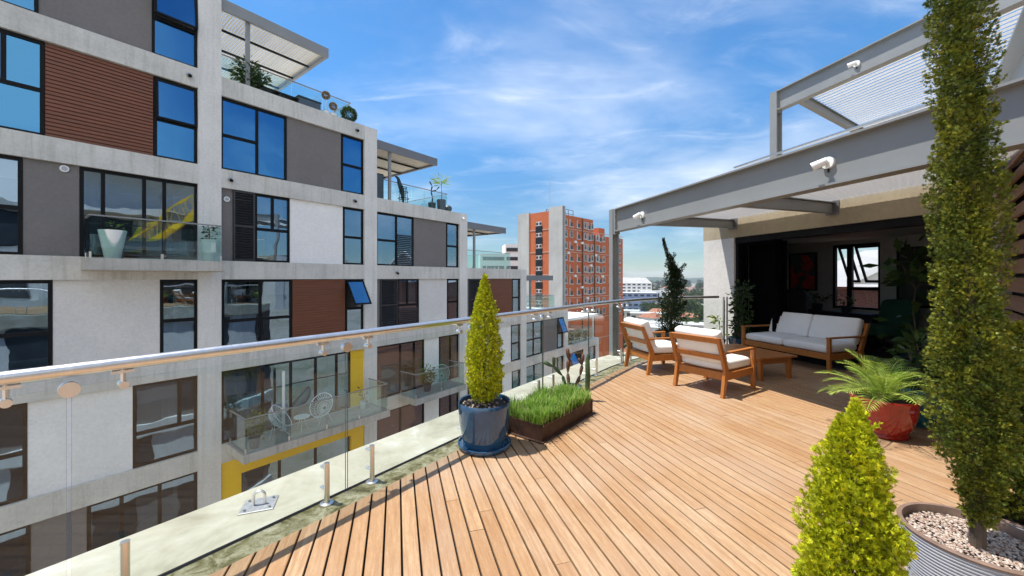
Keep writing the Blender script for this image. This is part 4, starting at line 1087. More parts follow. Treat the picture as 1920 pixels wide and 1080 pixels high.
# lower storeys of the same building under the terrace
m = MB(); vs = []
k0_, k1_, n_ = -9, KE+.6, 40
a, b = strip(k0_, k1_, .60, .28, n_); a = [W0.to_3d()*0+Vector((p.x, p.y, 0)) for p in a]
iM = Matrix.Rotation(-HR, 4, 'Z') @ Matrix.Translation((-W0.x, -W0.y, 0))
def lowwall(off0, z0, z1, mat, name, k0=k0_, k1=k1_, n=n_):
    A, B = strip(k0, k1, off0, off0-.25, n); m = MB(); vs = []
    for p, q in zip(A, B): vs += [iM @ Vector((p.x, p.y, z0)), iM @ Vector((q.x, q.y, z0)), iM @ Vector((q.x, q.y, z1)), iM @ Vector((p.x, p.y, z1))]
    fs = [(4*i+j, 4*i+(j+1) % 4, 4*i+4+(j+1) % 4, 4*i+4+j) for i in range(n) for j in range(4)]
    m.add(vs, fs); return m.build(name, M[mat], house)
for i in range(1, 9):
    lowwall(.58, -3.0*i-.6, -3.0*i+.05, 'concrete', 'floor_beam')
    lowwall(.40, -3.0*i+.05, -3.0*i+2.4, 'panel_light' if i % 2 else 'panel_grey', 'plaster_wall')
    for j in range(6):
        k = -8+j*3.2+.7*(i % 2)
        lowwall(.42, -3.0*i+.3, -3.0*i+2.3, 'city_dark', 'window_band', k, k+1.5, 3)

# pictures, furniture, plants inside the room
def hpt(x, y, z=0): p = hp(x, y); return (p.x, p.y, z)
def art_mat():
    t = NT('abstract_painting'); v = t.coords((1, 1, 1), 'Object'); n = t.noise(v, 1.5, 3, .5, 1.0)
    c = t.ramp(n, [(.46, (.06, .065, .065)), (.5, (.55, .03, .025)), (.58, (.45, .02, .02)), (.61, (.055, .06, .06))]); return t.done(t.pbr(c, .5))
M['art'] = art_mat()
pc = empty('painting', hpt(-1.36, 3.97, 1.78), HR, 'framed abstract painting with a red shape on the dark back wall', 'painting')
m = MB()
for q in ((-.4, .4, -.03, .02, .5, .55), (-.4, .4, -.03, .02, -.55, -.5), (-.4, -.36, -.03, .02, -.5, .5), (.36, .4, -.03, .02, -.5, .5)): m.box(*q)
m.build('picture_frame', M['black'], pc); m = MB(); m.box(-.36, .36, -.01, .01, -.5, .5); m.build('canvas', M['art'], pc)
M['art2'] = simple('dark_green_painting', (.03, .04, .035), .5, var=.7, scale=2.5)
pc = empty('painting', hpt(1.28, 3.97, 1.62), HR, 'dark framed painting right of the room window behind the plants', 'painting')
m = MB()
for q in ((-.4, .4, -.03, .02, .65, .7), (-.4, .4, -.03, .02, -.7, -.65), (-.4, -.36, -.03, .02, -.65, .65), (.36, .4, -.03, .02, -.65, .65)): m.box(*q)
m.build('picture_frame', M['black'], pc); m = MB(); m.box(-.36, .36, -.01, .01, -.65, .65); m.build('canvas', M['art2'], pc)
ds = empty('sideboard', hpt(-.35, 3.55), HR, 'dark long sideboard under the room window', 'sideboard')
m = MB(); m.bbox(-1.3, 1.1, -.22, .22, .12, .72, .01); m.build('carcass', M['int_dark'], ds)
for i in range(4):
    m = MB(); m.bbox(-1.28+i*.6, -.70+i*.6, -.238, -.222, .14, .70, .004); m.build('door', M['int_dark'], ds)
for q in (-1.2, 1.0): m = MB(); m.box(q-.02, q+.02, -.18, .18, 0, .12); m.build('leg', M['black'], ds)
ar = empty('lounge_chair', hpt(-.75, 2.5), HR+.4, 'dark rounded lounge chair in front of the red painting', 'lounge chair')
m = MB(); cushion(.8, .78, .3, Matrix.Translation((0, 0, .38)), m); m.build('seat', M['int_dark'], ar, smooth=True)
m = MB(); cushion(.82, .25, .95, Matrix.Translation((0, .36, .78)) @ Matrix.Rotation(R(-12), 4, 'X'), m); m.build('backrest', M['int_dark'], ar, smooth=True)
for a in (-1, 1):
    for b in (-1, 1): m = MB(); m.tube([(a*.3, b*.28, 0), (a*.28, b*.26, .3)], .018, 8); m.build('leg', M['black'], ar)
M['green_fabric'] = simple('green_fabric', (.015, .075, .04), .8, var=.2)
gc = empty('lounge_chair', hpt(1.15, 3.05), HR-.3, 'green upholstered lounge chair right of the room window', 'lounge chair')
m = MB(); cushion(.7, .7, .26, Matrix.Translation((0, 0, .42)), m); m.build('seat', M['green_fabric'], gc, smooth=True)
m = MB(); cushion(.72, .22, .7, Matrix.Translation((0, .3, .75)) @ Matrix.Rotation(R(-10), 4, 'X'), m); m.build('backrest', M['green_fabric'], gc, smooth=True)
for a in (-1, 1):
    for b in (-1, 1): m = MB(); m.tube([(a*.28, b*.26, 0), (a*.26, b*.24, .34)], .018, 8); m.build('leg', M['black'], gc)
for i, x in enumerate((.62, 1.0)):
    m = MB(); m.bbox(-.15, .15, -.1, .1, 0, .07, .008); m.bbox(-.13, .13, -.09, .09, .072, .12, .006)
    o = m.build('storage_box', M['white'] if i else M['fascia']); o.location = hpt(x, 1.55, .46); o.rotation_euler = (0, 0, HR)
    tag(o, ('pale beige box on the low dark bench inside, left of the white one', 'white box on the low dark bench inside, right of the beige one')[i], 'box')
bn = empty('bench', hpt(.85, 1.55), HR, 'low dark bench with two pale boxes in the room behind the sofa', 'bench')
m = MB(); m.bbox(-.75, .75, -.2, .2, .40, .458, .006); m.build('seat', M['int_dark'], bn)
for a in (-1, 1): m = MB(); m.box(a*.68-.02, a*.68+.02, -.17, .17, 0, .40); m.build('leg', M['black'], bn)
def pot_at(x, y, r, h, mat, lab, z=0):
    p = hpt(x, y, z); t = empty('plant_pot', p, 0, lab, 'plant pot'); m = MB(); m.lathe([(r*.75, 0), (r*.8, .01), (r, h-.02), (r*1.03, h), (r*.93, h), (r*.9, h-.05), (0, h-.05)], 32); m.build('body', M[mat], t, smooth=True); return p
p = pot_at(2.75, 1.0, .2, .36, 'dark_pot', 'dark pot of the tall thin stemmed fig tree inside the doorway')
leafy('fig_tree', (p[0], p[1], .3), 'tall thin pale stemmed fig with big dark leaves in the doorway', 'indoor tree', 'green_leaf',
      [([(0, 0, 0), (.01, 0, .4), (-.03, .01, .75), (.0, 0, 1.15)], .016, 0, (.1, '')), ([(0, 0, 1.1), (-.1, .05, 1.35), (-.2, .05, 1.6)], .008, 26, (.3, '')), ([(0, 0, 1.1), (.12, -.05, 1.3), (.22, 0, 1.6)], .008, 26, (.3, '')), ([(0, 0, 1.1), (.02, .1, 1.4), (0, 0, 1.85)], .008, 24, (.28, ''))], .27, .14, 1)
p = pot_at(3.1, .5, .22, .3, 'dark_pot', 'dark pot of the low broad leaved plant behind the palm')
leafy('house_plant', (p[0], p[1], .25), 'low dark broad leaved plant inside the doorway behind the palm', 'house plant', 'green_leaf',
      [([(0, 0, 0), (-.1, 0, .3), (-.2, 0, .6)], .008, 26, (.34, '')), ([(0, 0, 0), (.12, .05, .35), (.2, 0, .8)], .008, 30, (.36, ''))], .24, .11, 1)
p = pot_at(.05, 3.55, .11, .16, 'dark_pot', 'small dark pot on the sideboard under the room window', .722)
leafy('house_plant', (p[0], p[1], .83), 'small leafy plant silhouetted on the sideboard before the room window', 'house plant', 'green_leaf',
      [([(0, 0, 0), (-.04, 0, .12), (-.1, 0, .26)], .006, 26, (.14, '')), ([(0, 0, 0), (.06, .02, .15), (.12, 0, .22)], .006, 22, (.13, ''))], .09, .05, 1)
p = pot_at(-.62, 3.5, .13, .18, 'dark_pot', 'dark pot at the left end of the room window', .722)
leafy('house_plant', (p[0], p[1], .86), 'dark spreading plant at the left end of the room window', 'house plant', 'green_leaf',
      [([(0, 0, 0), (-.1, 0, .18), (-.25, 0, .3)], .007, 30, (.2, '')), ([(0, 0, 0), (.1, .02, .15), (.2, 0, .2)], .007, 30, (.18, ''))], .13, .05, 1)

# brick neighbour seen through that window
bh = empty('brick_house', (19.6, 21.5, GZ), R(-44), 'red brick house with pale gable roof seen through the room window', 'house')
m = MB(); m.box(-3.5, 12, 0, 10, 0, 34.2); m.build('wall', M['brick_house'], bh)
m = MB()
m.add([(-4, -.4, 34.1), (12.5, -.4, 34.1), (12.5, 5, 36.4), (0, 5, 36.4), (-4, 10.4, 34.1), (12.5, 10.4, 34.1)], [(0, 1, 2, 3), (3, 2, 5, 4), (0, 3, 4)])
rf = m.build('roof', M['roof_grey'], bh)
m = MB(); m.bar((-.6, -.7, 34.3), (4.6, -.7, 37.6), .25, .3); m.bar((4.6, -.7, 37.6), (9.6, -.7, 34.3), .25, .3); m.add([(-.5, -.55, 34.25), (9.5, -.55, 34.25), (4.6, -.55, 37.5)], [(0, 1, 2)]); m.build('gable', M['white'], rf)

# ------------------------------------------------------------------ steel pergola over the seating
B0 = Vector((2.14, 8.06))
pg = empty('pergola', (B0.x, B0.y, 0), HR, 'grey steel pergola with deep edge beam and pale roof sheet over the seating area', 'pergola')
def ibeam(mb, L0, L1, z0, z1, y=0, fw=.18, tf=.022):
    mb.box(L0, L1, y-.012, y+.012, z0+tf, z1-tf); mb.box(L0, L1, y-fw/2, y+fw/2, z1-tf, z1); mb.box(L0, L1, y-fw/2, y+fw/2, z0, z0+tf)
m = MB(); ibeam(m, .132, 8.6, 2.55, 3.02); m.build('edge_beam', M['beam_paint'], pg)
m = MB()
m.box(-.07, .07, -.075, -.06, -.05, 3.03); m.box(-.07, .07, .06, .075, -.05, 3.03); m.box(-.01, .01, -.06, .06, -.05, 3.03); m.box(.07, .131, -.058, .058, 2.5, 3.028)
m.build('post', M['beam_paint'], pg)
for i in range(3):
    for s_ in (-1, 1):
        m = MB(); m.tube([(.135, s_*.05, 2.66+i*.12), (.15, s_*.05, 2.66+i*.12)], .014, 6); m.build('bolt', M['galv'], pg)
# rafters run skewed from the beam to the house front, rising a little
def beam_local(p): d = p-B0; return (d.dot(D2), d.dot(N2))
raf = [(1.09, hp(0, -.02)), (3.04, hp(2.13, -.02)), (5.0, hp(4.05, -.02)), (7.0, hp(6.1, -.02))]
for x, e_ in raf:
    ex_, ey_ = beam_local(e_); m = MB()
    p = Vector((x, .015, 2.655)); q = Vector((ex_, ey_, 2.845)); m.bar(p, q, .014, .17)
    m.bar(p+Vector((0, 0, .09)), q+Vector((0, 0, .09)), .10, .012); m.bar(p-Vector((0, 0, .09)), q-Vector((0, 0, .09)), .10, .012)
    rf = m.build('rafter', M['beam_paint'], pg)
    m = MB(); dn = (q-p).normalized(); m.bar(q-dn*.02, q-dn*.005, .20, .26)
    for sx_ in (-.06, .06):
        for sz_ in (-.08, 0, .08): m.tube([q-dn*.02+Vector((sx_, 0, sz_)), q-dn*.045+Vector((sx_, 0, sz_))], .012, 6)
    m.build('end_plate', M['beam_dark'], rf)
t = NT('opal_roof_sheet'); df = t.n('ShaderNodeBsdfDiffuse'); df.inputs[0].default_value = (.86, .86, .86, 1); tr = t.n('ShaderNodeBsdfTranslucent'); tr.inputs[0].default_value = (.86, .86, .86, 1)
mm = t.n('ShaderNodeMixShader'); mm.inputs[0].default_value = .36; t.l(df.outputs[0], mm.inputs[1]); t.l(tr.outputs[0], mm.inputs[2]); M['opal'] = t.done(mm)
e0 = beam_local(hp(-.45, -.05)); e1 = beam_local(hp(6.4, -.05))
m = MB(); n = 170; vs = []
A = Vector((.55, .10, 2.772)); B = Vector((8.5, .10, 2.772)); A2 = Vector((e0[0], e0[1], 2.965)); B2 = Vector((e1[0], e1[1], 2.965))
for i in range(n+1):
    u = i/n; k = .005*(1 if i % 2 else -1)
    p = A.lerp(B, u); q = A2.lerp(B2, u); vs += [(p.x, p.y, p.z+k), (q.x, q.y, q.z+k)]
b_ = len(vs); vs += [(x, y, z+.008) for x, y, z in vs]
fs = [(2*i, 2*i+1, 2*i+3, 2*i+2) for i in range(n)]
fs2 = [(b_+2*i, b_+2*i+2, b_+2*i+3, b_+2*i+1) for i in range(n)]
m.add(vs, fs+fs2); m.build('roof_sheet', M['opal'], pg, recalc=False)

# end post of the timber wall, its beam and slats
pw = empty('timber_screen', (TW0.x, TW0.y, 0), math.atan2(TD.y, TD.x), 'brown timber slat screen on dark posts at the right edge of the deck', 'timber screen')
m = MB(); n = 16
for i in range(n):
    T = Matrix.Translation((0, 0, .16+i*.195)) @ Matrix.Rotation(R(-16), 4, 'X'); m.box(.07, 5.2, -.012, .012, -.078, .078, M=T)
m.build('slats', M['louvre_timber'], pw)
for x in (.03, 1.75, 3.5, 5.2):
    m = MB(); m.box(x-.035, x+.035, -.07 if x < .1 else .035, .095, 0, 3.2); m.build('post', M['black'], pw)
m = MB(); m.box(.0, 5.3, .10, .12, 0, 3.2); m.build('backing', M['int_dark'], pw)
rb = empty('roof_beam', (TW0.x, TW0.y, 0), math.atan2(TD.y, TD.x), 'deep grey steel beam on a white haunched post above the timber screen', 'steel beam')
m = MB(); ibeam(m, .08, 5.3, 3.22, 3.86, 0, .26, .03); m.build('beam', M['beam_paint'], rb)
m = MB(); m.box(-.17, .07, -.12, .12, 0, 3.86); m.prism([(.072, -.1), (.30, -.02), (.30, .02), (.072, .1)], 3.3, 3.215+.0); m.build('post', M['wall_white'], rb)

# ------------------------------------------------------------------ upper terrace: pergola and guard
UP = Vector((6.46, 9.4))
ug = empty('pergola', (UP.x, UP.y, 0), HR, 'grey steel pergola with white louvred roof on the upper terrace', 'pergola')
m = MB(); ibeam(m, .092, 9.2, 5.66, 6.13, 0, .18); m.build('edge_beam', M['beam_paint'], ug)
m = MB(); m.box(-.09, .09, -.09, -.07, 3.1, 6.14); m.box(-.09, .09, .07, .09, 3.1, 6.14); m.box(-.01, .01, -.07, .07, 3.1, 6.14); m.box(.07, .089, -.069, .069, 5.6, 6.13); m.build('post', M['beam_paint'], ug)
for i in range(3):
    m = MB(); m.tube([(.095, -.04, 5.76+i*.12), (.108, -.04, 5.76+i*.12)], .013, 6); m.build('bolt', M['galv'], ug)
for x in (.55, 3.0, 5.6, 8.2):
    m = MB(); p = Vector((x, .015, 5.78)); q = Vector((x-1.2, 4.2, 5.78)); m.bar(p, q, .014, .20); m.bar(p+Vector((0, 0, .105)), q+Vector((0, 0, .105)), .11, .012); m.bar(p-Vector((0, 0, .105)), q-Vector((0, 0, .105)), .11, .012); m.build('rafter', M['beam_paint'], ug)
m = MB(); n = 26
for i in range(n):
    y = .22+i*.158; T = Matrix.Translation((0, y, 5.935)) @ Matrix.Rotation(R(12), 4, 'X'); m.box(.60-.285*y, 9.0, -.070, .070, -.008, .008, M=T)
m.build('louvre', M['louvre_white'], ug)
gb = empty('glass_railing', hpt(-.1, .12, 3.13), HR, 'glass guard with slim rail along the edge of the upper terrace', 'glass railing')
m = MB(); m.bar((0, 0, 1.06), (4.6, 0, 1.06), .05, .035); m.build('handrail', M['steel'], gb)
for i in range(3):
    m = MB(); m.box(.01+i*1.53, 1.52+i*1.53, -.006, .006, .02, 1.0); g_ = m.build('glass_panel', M['glass_rail'], gb)
    m = MB()
    for q in (.35, 1.2): m.tube([(i*1.53+q, -.03, .97), (i*1.53+q, .03, .97)], .022, 12)
    m.build('clamp', M['steel'], g_)
m = MB(); m.box(-.02, 4.6, -.03, .03, 0.0, .02); m.build('base_channel', M['fascia'], gb)

def spot(base, nrm, aim, lab, grp):
    """white bullet floodlight: base plate on the beam web, short arm, head"""
    rz = math.atan2(nrm[1], nrm[0])-PI/2
    t = empty('floodlight', base, rz, lab, 'floodlight', grp)
    m = MB(); m.tube([(0, 0, 0), (0, .03, 0)], .062, 24); m.tube([(0, .03, 0), (0, .075, .0)], .022, 14); m.build('base', M['white_gloss'], t, smooth=True)
    a = Vector(aim).normalized(); p = Vector((0, .085, 0))
    m = MB(); m.tube([p-a*.035, p-a*.03, p+a*.07, p+a*.10], [.022, .036, .043, .045], 22); m.tube([p+a*.1001, p+a*.1003], [.041, .0], 22, cap=False); m.build('lamp_head', M['white_gloss'], t, smooth=True)
    m = MB(); m.tube([(0, .012, -.05), (0, .012, -.10)], .008, 6); m.build('cable', M['black'], t)
def bp(x, z, y=-.013): p = B0+D2*x+N2*y; return (p.x, p.y, z)
NB = (-N2.x, -N2.y)
spot(bp(1.02, 2.76), NB, (.9, .55, -.55), 'white floodlight on the edge beam near the corner post', 'floodlights on the pergola beams')
spot(bp(4.22, 2.80), NB, (.75, .5, -.35), 'larger looking white floodlight on the edge beam left of the tall cypress', 'floodlights on the pergola beams')
p = UP+D2*1.75-N2*.013
spot((p.x, p.y, 5.90), NB, (.95, .4, -.15), 'white floodlight on the upper pergola beam', 'floodlights on the pergola beams')

# yellow steel stair up the back of the house (seen mirrored in the windows opposite)
ys = empty('steel_staircase', (6.4, .3, 0), math.atan2(.79, .61), 'yellow steel staircase beside the house', 'staircase')
for y in (-.55, .55):
    m = MB(); m.bar((0, y, 2.6), (4.4, y, 6.9), .06, .30); m.build('stringer', M['yellow'], ys)
    m = MB(); m.bar((0, y, 3.7), (4.4, y, 8.0), .06, .07)
    for i in range(23): m.bar((i*.2, y, 2.7+i*.195), (i*.2, y, 3.70+i*.195), .02, .02, up=(1, 0, 0))
    m.build('handrail', M['yellow'], ys)
m = MB()
for i in range(20): m.box(.05+i*.22, .32+i*.22, -.52, .52, 2.62+i*.215, 2.66+i*.215)
m.build('tread', M['yellow'], ys)
m = MB(); m.box(4.4, 6.2, -.6, .6, 6.85, 7.0); m.build('landing', M['yellow'], ys)

# stepped wing of the same building to the right of and behind the viewer (mirrored in the windows opposite)
rw = empty('rear_wing', (12.1, 3.9, 0), math.atan2(-.79, -.61), 'stepped concrete wing with white roofs behind the yellow stair', 'apartment wing')
m = MB(); m.box(0, 14, .3, 9, -3, 6.2); m.box(0, 8.4, .3, 9, 6.2, 9.0); m.build('wall', M['panel_light'], rw)
for z in (0., 3., 6.):
    m = MB(); m.box(-.1, 14.1, 0, .29, z-.3, z+.3); m.build('floor_beam', M['concrete_beam'], rw)
for x in (0., 4.6, 9.3, 13.7):
    for z in (.3, 3.3): m = MB(); m.box(x-.2, x+.3, .0, .28, z+.003, z+2.397); m.build('column', M['concrete'], rw)
for i in range(3):
    for z in (.5, 3.5):
        m = MB(); x = .7+i*4.65; m.box(x, x+.08, .2, .28, z, z+2.1); m.box(x+2.3, x+2.38, .2, .28, z, z+2.1); m.box(x+.08, x+2.3, .2, .28, z, z+.08); m.box(x+.08, x+2.3, .2, .28, z+2.02, z+2.1); w_ = m.build('window', M['black'], rw)
        m = MB(); m.box(x+.08, x+2.3, .25, .28, z+.08, z+2.02); m.build('pane', M['city_dark'], w_)
m = MB(); m.box(-.6, 9.0, -1.6, 9.3, 9.0, 9.3); m.build('roof', M['white'], rw)
for x in (0, 4, 8.4): m = MB(); m.box(x-.06, x+.06, -1.4, -1.28, 6.3, 9.0); m.build('post', M['beam_paint'], rw)
m = MB(); m.bar((0, -1.3, 7.3), (8.4, -1.3, 7.3), .05, .05); m.build('handrail', M['steel'], rw)
m = MB(); m.box(-.1, 8.5, -1.5, -.001, 5.95, 6.28); m.build('balcony_slab', M['concrete'], rw)
# ------------------------------------------------------------------ things on the terraces and balconies of the flats
def pot_simple(loc, r, h, mat, lab, taper=.72, grp=None):
    t = empty('plant_pot', loc, 0, lab, 'plant pot', grp); m = MB()
    m.lathe([(r*taper, 0), (r*taper+.005, .005), (r, h-.02), (r, h), (r*.9, h), (r*.87, h-.07), (0, h-.07)], 32); m.build('body', M[mat], t, smooth=True)
    m = MB(); m.lathe([(0, h-.06), (r*.875, h-.062)], 24, cap0=False); m.build('soil', M['soil'], t); return t
pot_simple(fl(-2.17, -.72, 2.1), .27, .74, 'white_gloss', 'tall white tapered pot at the left end of the upper balcony', .55)
pot_simple(fl(-.12, -.66, 2.1), .22, .66, 'white_gloss', 'tall white tapered pot with small plant at the right end of the upper balcony', .6)
p = fl(-.12, -.66, 2.72)
leafy('shrub', p, 'small dark leafed plant in the right white pot of the upper balcony', 'shrub', 'green_leaf', [([(0, 0, 0), (.02, 0, .2), (.0, 0, .42)], .02, 50, (.15, '')), ([(0, 0, .2), (-.12, 0, .38)], .008, 10, (.08, ''))], .11, .05, 1)
p = fl(-2.05, -.35, 2.1); pot_simple(p, .16, .55, 'slate_pot', 'slate pot behind the left white pot on the upper balcony')
leafy('shrub', (p[0], p[1], 2.6), 'low green plant at the left end of the upper balcony', 'shrub', 'palm_leaf', [([(0, 0, 0), (0, 0, .45)], .01, 40, (.16, ''))], .12, .03, 1)

def wire_chair(loc, rz, mat, lab, grp=None):
    """egg shaped wire lounge chair on three rod legs"""
    t = empty('wire_chair', loc, rz, lab, 'wire chair', grp); m = MB()
    Q = Matrix.Rotation(R(38), 3, 'X')
    def P(u, v):   # bowl behind an oval rim that faces +y and a little up
        a = u*2*PI; d = .34*max(0, 1-v*v)**.5
        return Q @ Vector((.40*v*math.cos(a), -d, .46*v*math.sin(a)))+Vector((0, .05, .70))
    for k in range(34): m.tube([P(k/34, q) for q in (.15, .4, .65, .85, 1.)], .007, 5, cap=False)
    for q, r in ((1.0, .016), (.8, .008), (.6, .008), (.4, .008)): m.tube([P(k/32, q) for k in range(33)], r, 6, cap=False)
    m.build('seat_shell', M[mat], t)
    for a, b in ((-.28, -.25), (.28, -.25), (0, .3)): m = MB(); m.tube([(a*.4, b*.3-.12, .36), (a, b, 0)], .012, 6); m.build('leg', M[mat], t)
    return t
M['turq'] = simple('turquoise_wire', (.32, .62, .58), .4, var=.05)
fz = -3.84
wire_chair(fl(1.85, -.72, fz), APR+R(-125), 'white', 'white wire egg chair left of the small round table on the lower balcony', 'white wire chairs')
wire_chair(fl(3.3, -.70, fz), APR+R(130), 'white', 'white wire egg chair right of the small round table on the lower balcony', 'white wire chairs')
t = empty('side_table', fl(2.55, -.78, fz), APR, 'small round white wire table between the white egg chairs', 'side table')
m = MB(); m.lathe([(0, .46), (.26, .46), (.265, .475), (.26, .49), (0, .49)], 32, cap0=False); m.build('table_top', M['white'], t, smooth=True)
for i in range(3):
    a = i*2.09; m = MB(); m.tube([(.05*math.cos(a), .05*math.sin(a), .46), (.2*math.cos(a), .2*math.sin(a), 0)], .011, 6); m.build('leg', M['white'], t)
wire_chair(fl(9.3, -.62, fz), APR+R(135), 'turq', 'turquoise wire egg chair on the small balcony right of the yellow panel')
p = fl(.95, -1.1, fz); pot_simple(p, .17, .36, 'slate_pot', 'grey pot in the left corner of the lower balcony')
leafy('shrub', (p[0], p[1], fz+.3), 'olive green bush in the left corner of the lower balcony', 'shrub', 'tall_leaf', [([(0, 0, 0), (.02, .02, .35), (0, 0, .75)], .015, 420, (.32, ''))], .13, .04, 1)
p = fl(8.4, -.6, fz); pot_simple(p, .2, .35, 'slate_pot', 'dark pot beside the turquoise chair')
leafy('shrub', (p[0], p[1], fz+.3), 'green yellow bush beside the turquoise chair', 'shrub', 'tall_leaf', [([(0, 0, 0), (.02, .02, .3), (0, 0, .65)], .015, 300, (.34, ''))], .18, .06, 1)
p = fl(5.15, -.4, fz); pot_simple(p, .13, .3, 'white_gloss', 'small white pot in front of the yellow wall panel')
leafy('shrub', (p[0], p[1], fz+.26), 'small plant in front of the yellow wall panel', 'shrub', 'green_leaf', [([(0, 0, 0), (0, 0, .5)], .01, 40, (.16, ''))], .12, .05, 1)
m = MB(); m.tube([(0, 0, 0), (0, 0, 2.1)], .05, 14); m.lathe([(.12, 0), (.12, .012), (.05, .014)], 16)
o = m.build('patio_pole', M['white']); o.location = fl(2.15, -.25, fz); tag(o, 'slim white pole standing on the lower balcony beside the egg chair', 'pole')

# first roof terrace
z = zt(2)
p = fl(1.25, .55, z); leafy('shrub', p, 'dark green bush around the pergola post on the highest terrace', 'shrub', 'green_leaf', [([(0, 0, 0), (0, 0, .4), (.05, 0, .85)], .02, 700, (.42, '')), ([(0, 0, 0), (.4, .1, .3), (.5, .1, .55)], .012, 300, (.3, ''))], .16, .06, 1)
t = empty('bench', fl(3.3, .45, z), APR, 'dark blue box bench on the highest roof terrace', 'bench')
m = MB(); m.bbox(-.42, .42, -.2, .2, 0, .36, .01); m.build('body', M['slate_pot'], t); m = MB(); m.bbox(-.44, .44, -.22, .22, .362, .42, .008); m.build('seat', M['dark_pot'], t)
t = empty('patio_table', fl(2.4, .5, z), APR, 'low dark metal table frame left of the blue bench', 'patio table')
m = MB(); m.box(-.9, .5, -.25, .25, .24, .28); m.build('table_top', M['black'], t)
for a in (-.85, -.2, .45): m = MB(); m.box(a-.02, a+.02, -.2, .2, 0, .24); m.build('leg', M['black'], t)
M['bloom'] = simple('dry_flower_head', (.40, .30, .20), .9, var=.5, scale=30)
for i, (x, h, lab) in enumerate(((4.0, .86, 'taller round dry ball topiary on a thin stem right of the blue bench'), (4.3, .52, 'shorter round ball topiary on a thin stem right of the taller one'))):
    t = empty('topiary', fl(x, .4, z), 0, lab, 'topiary', 'ball topiaries'); m = MB(); m.tube([(0, 0, 0), (0, 0, h)], .012, 6); m.lathe([(.1, 0), (.14, .2), (.12, .2), (0, .17)], 20); m.build('stem', M['white'], t)
    n_ = 350; d = RNG.normal(size=(n_, 3)); d /= np.linalg.norm(d, axis=1)[:, None]; V, F = sprigs(d*.10+np.array([0, 0, h]), d, .08*np.ones(n_), .04, 2); np_obj('ball', V, F, M['bloom'], t)
p = fl(5.0, .42, z); pot_simple(p, .14, .2, 'slate_pot', 'pot of the round bush at the terrace corner'); t = empty('shrub', (p[0], p[1], p[2]+.15), 0, 'round pale green bush at the right corner of the highest terrace', 'shrub')
n_ = 900; d = RNG.normal(size=(n_, 3)); d /= np.linalg.norm(d, axis=1)[:, None]; V, F = sprigs(d*.25*RNG.uniform(.6, 1, (n_, 1))+np.array([0, 0, .27]), d, .13*np.ones(n_), .03, 2); np_obj('leaves', V, F, M['green_leaf'], t)
m = MB(); m.tube([(0, 0, -.05), (0, 0, .2)], .02, 6); m.build('stem', M['bark'], t)
for i, x in enumerate((4.45, 4.62)):
    pass
# planting on the lowest visible terrace
for i, (x, lab) in enumerate(((24.2, 'bush at the left end of the low terrace with the white awning'), (25.4, 'bush in the middle of the low terrace with the white awning'), (26.8, 'bush at the right end of the low terrace with the white awning'))):
    leafy('shrub', fl(x, .7, zt(-2)), lab, 'shrub', 'green_leaf' if i != 1 else 'tall_leaf', [([(0, 0, 0), (0, 0, .3), (.05, 0, .7)], .02, 500, (.5, ''))], .2, .07, 1)
# second roof terrace
z = zt(1)
t = empty('bar_stool', fl(5.7+2.15, .5, z), APR, 'dark wire bar stool behind the glass of the second roof terrace', 'bar stool'); m = MB()
for r_, h in ((.22, .62), (.26, .3), (.24, .02), (.16, .85)): m.tube([(r_*math.cos(a), r_*math.sin(a), h) for a in np.linspace(0, 2*PI, 20)], .015, 6, cap=False)
m.build('rings', M['black'], t)
for i in range(4): a = i*PI/2+.4; m = MB(); m.tube([(.24*math.cos(a), .24*math.sin(a), 0), (.17*math.cos(a), .17*math.sin(a), .85)], .014, 6); m.build('leg', M['black'], t)
t = empty('garden_statue', fl(5.7+2.0, .6, z), APR, 'dark bird shaped garden statue leaning over the glass of the second terrace', 'statue'); m = MB()
m.tube([(.22, 0, 0), (.2, 0, .45), (.12, 0, .75), (-.02, 0, 1.05), (-.08, 0, 1.25), (-.16, 0, 1.3), (-.3, 0, 1.36)], [.03, .09, .13, .10, .07, .06, .012], 12); m.build('body', M['dark_pot'], t, smooth=True)
t = empty('cabinet', fl(5.7+.75, .75, z), APR, 'dark upright cabinet under the second terrace roof', 'cabinet'); m = MB(); m.bbox(-.3, .3, -.25, .25, 0, 1.25, .01); m.build('body', M['black'], t); m = MB(); m.bbox(-.27, .27, -.27, -.252, .05, 1.2, .005); m.build('door', M['slate_pot'], t)
p = fl(5.7+4.55, .45, z); pot_simple(p, .24, .62, 'slate_pot', 'large slate pot with tall stemmed plant near the corner of the second terrace', .85)
leafy('dracaena', (p[0], p[1], p[2]+.55), 'tufted spiky plant on a tall thin stem in the large slate pot', 'dracaena', 'palm_leaf', [([(0, 0, 0), (.02, 0, .4), (0, 0, .9)], .02, 0, (.1, '')), ([(0, 0, .85), (0, 0, 1.1)], .02, 90, (.3, ''))], .36, .04, 1)
p = fl(5.7+3.9, .45, z); pot_simple(p, .2, .36, 'dark_pot', 'smaller grey green pot with contorted cactus on the second terrace', .85)
t = empty('cactus', (p[0], p[1], p[2]+.3), 0, 'contorted dark cactus in the smaller pot on the second terrace', 'cactus'); m = MB()
q = pad(m, (0, 0, 0), (.1, 0, 1), .35, .14, .05); q = pad(m, q, (-.25, 0, 1), .34, .14, .05); q2 = pad(m, q, (.2, 0, 1), .3, .13, .05); pad(m, q2, (-.5, 0, 1), .3, .13, .05); q3 = pad(m, q, (1, 0, .3), .3, .12, .05); pad(m, q3, (.7, 0, .8), .25, .11, .04)
m.build('pads', M['dark_pot'], t, smooth=True)
t = empty('garden_ball', fl(5.7+5.0, .42, z), 0, 'dark leaning round disc beside the large slate pot', 'ornament'); m = MB(); T = Matrix.Rotation(R(70), 4, 'X'); bm = bmesh.new(); bmesh.ops.create_uvsphere(bm, u_segments=24, v_segments=12, radius=.22)
for v in bm.verts: v.co.z *= .35
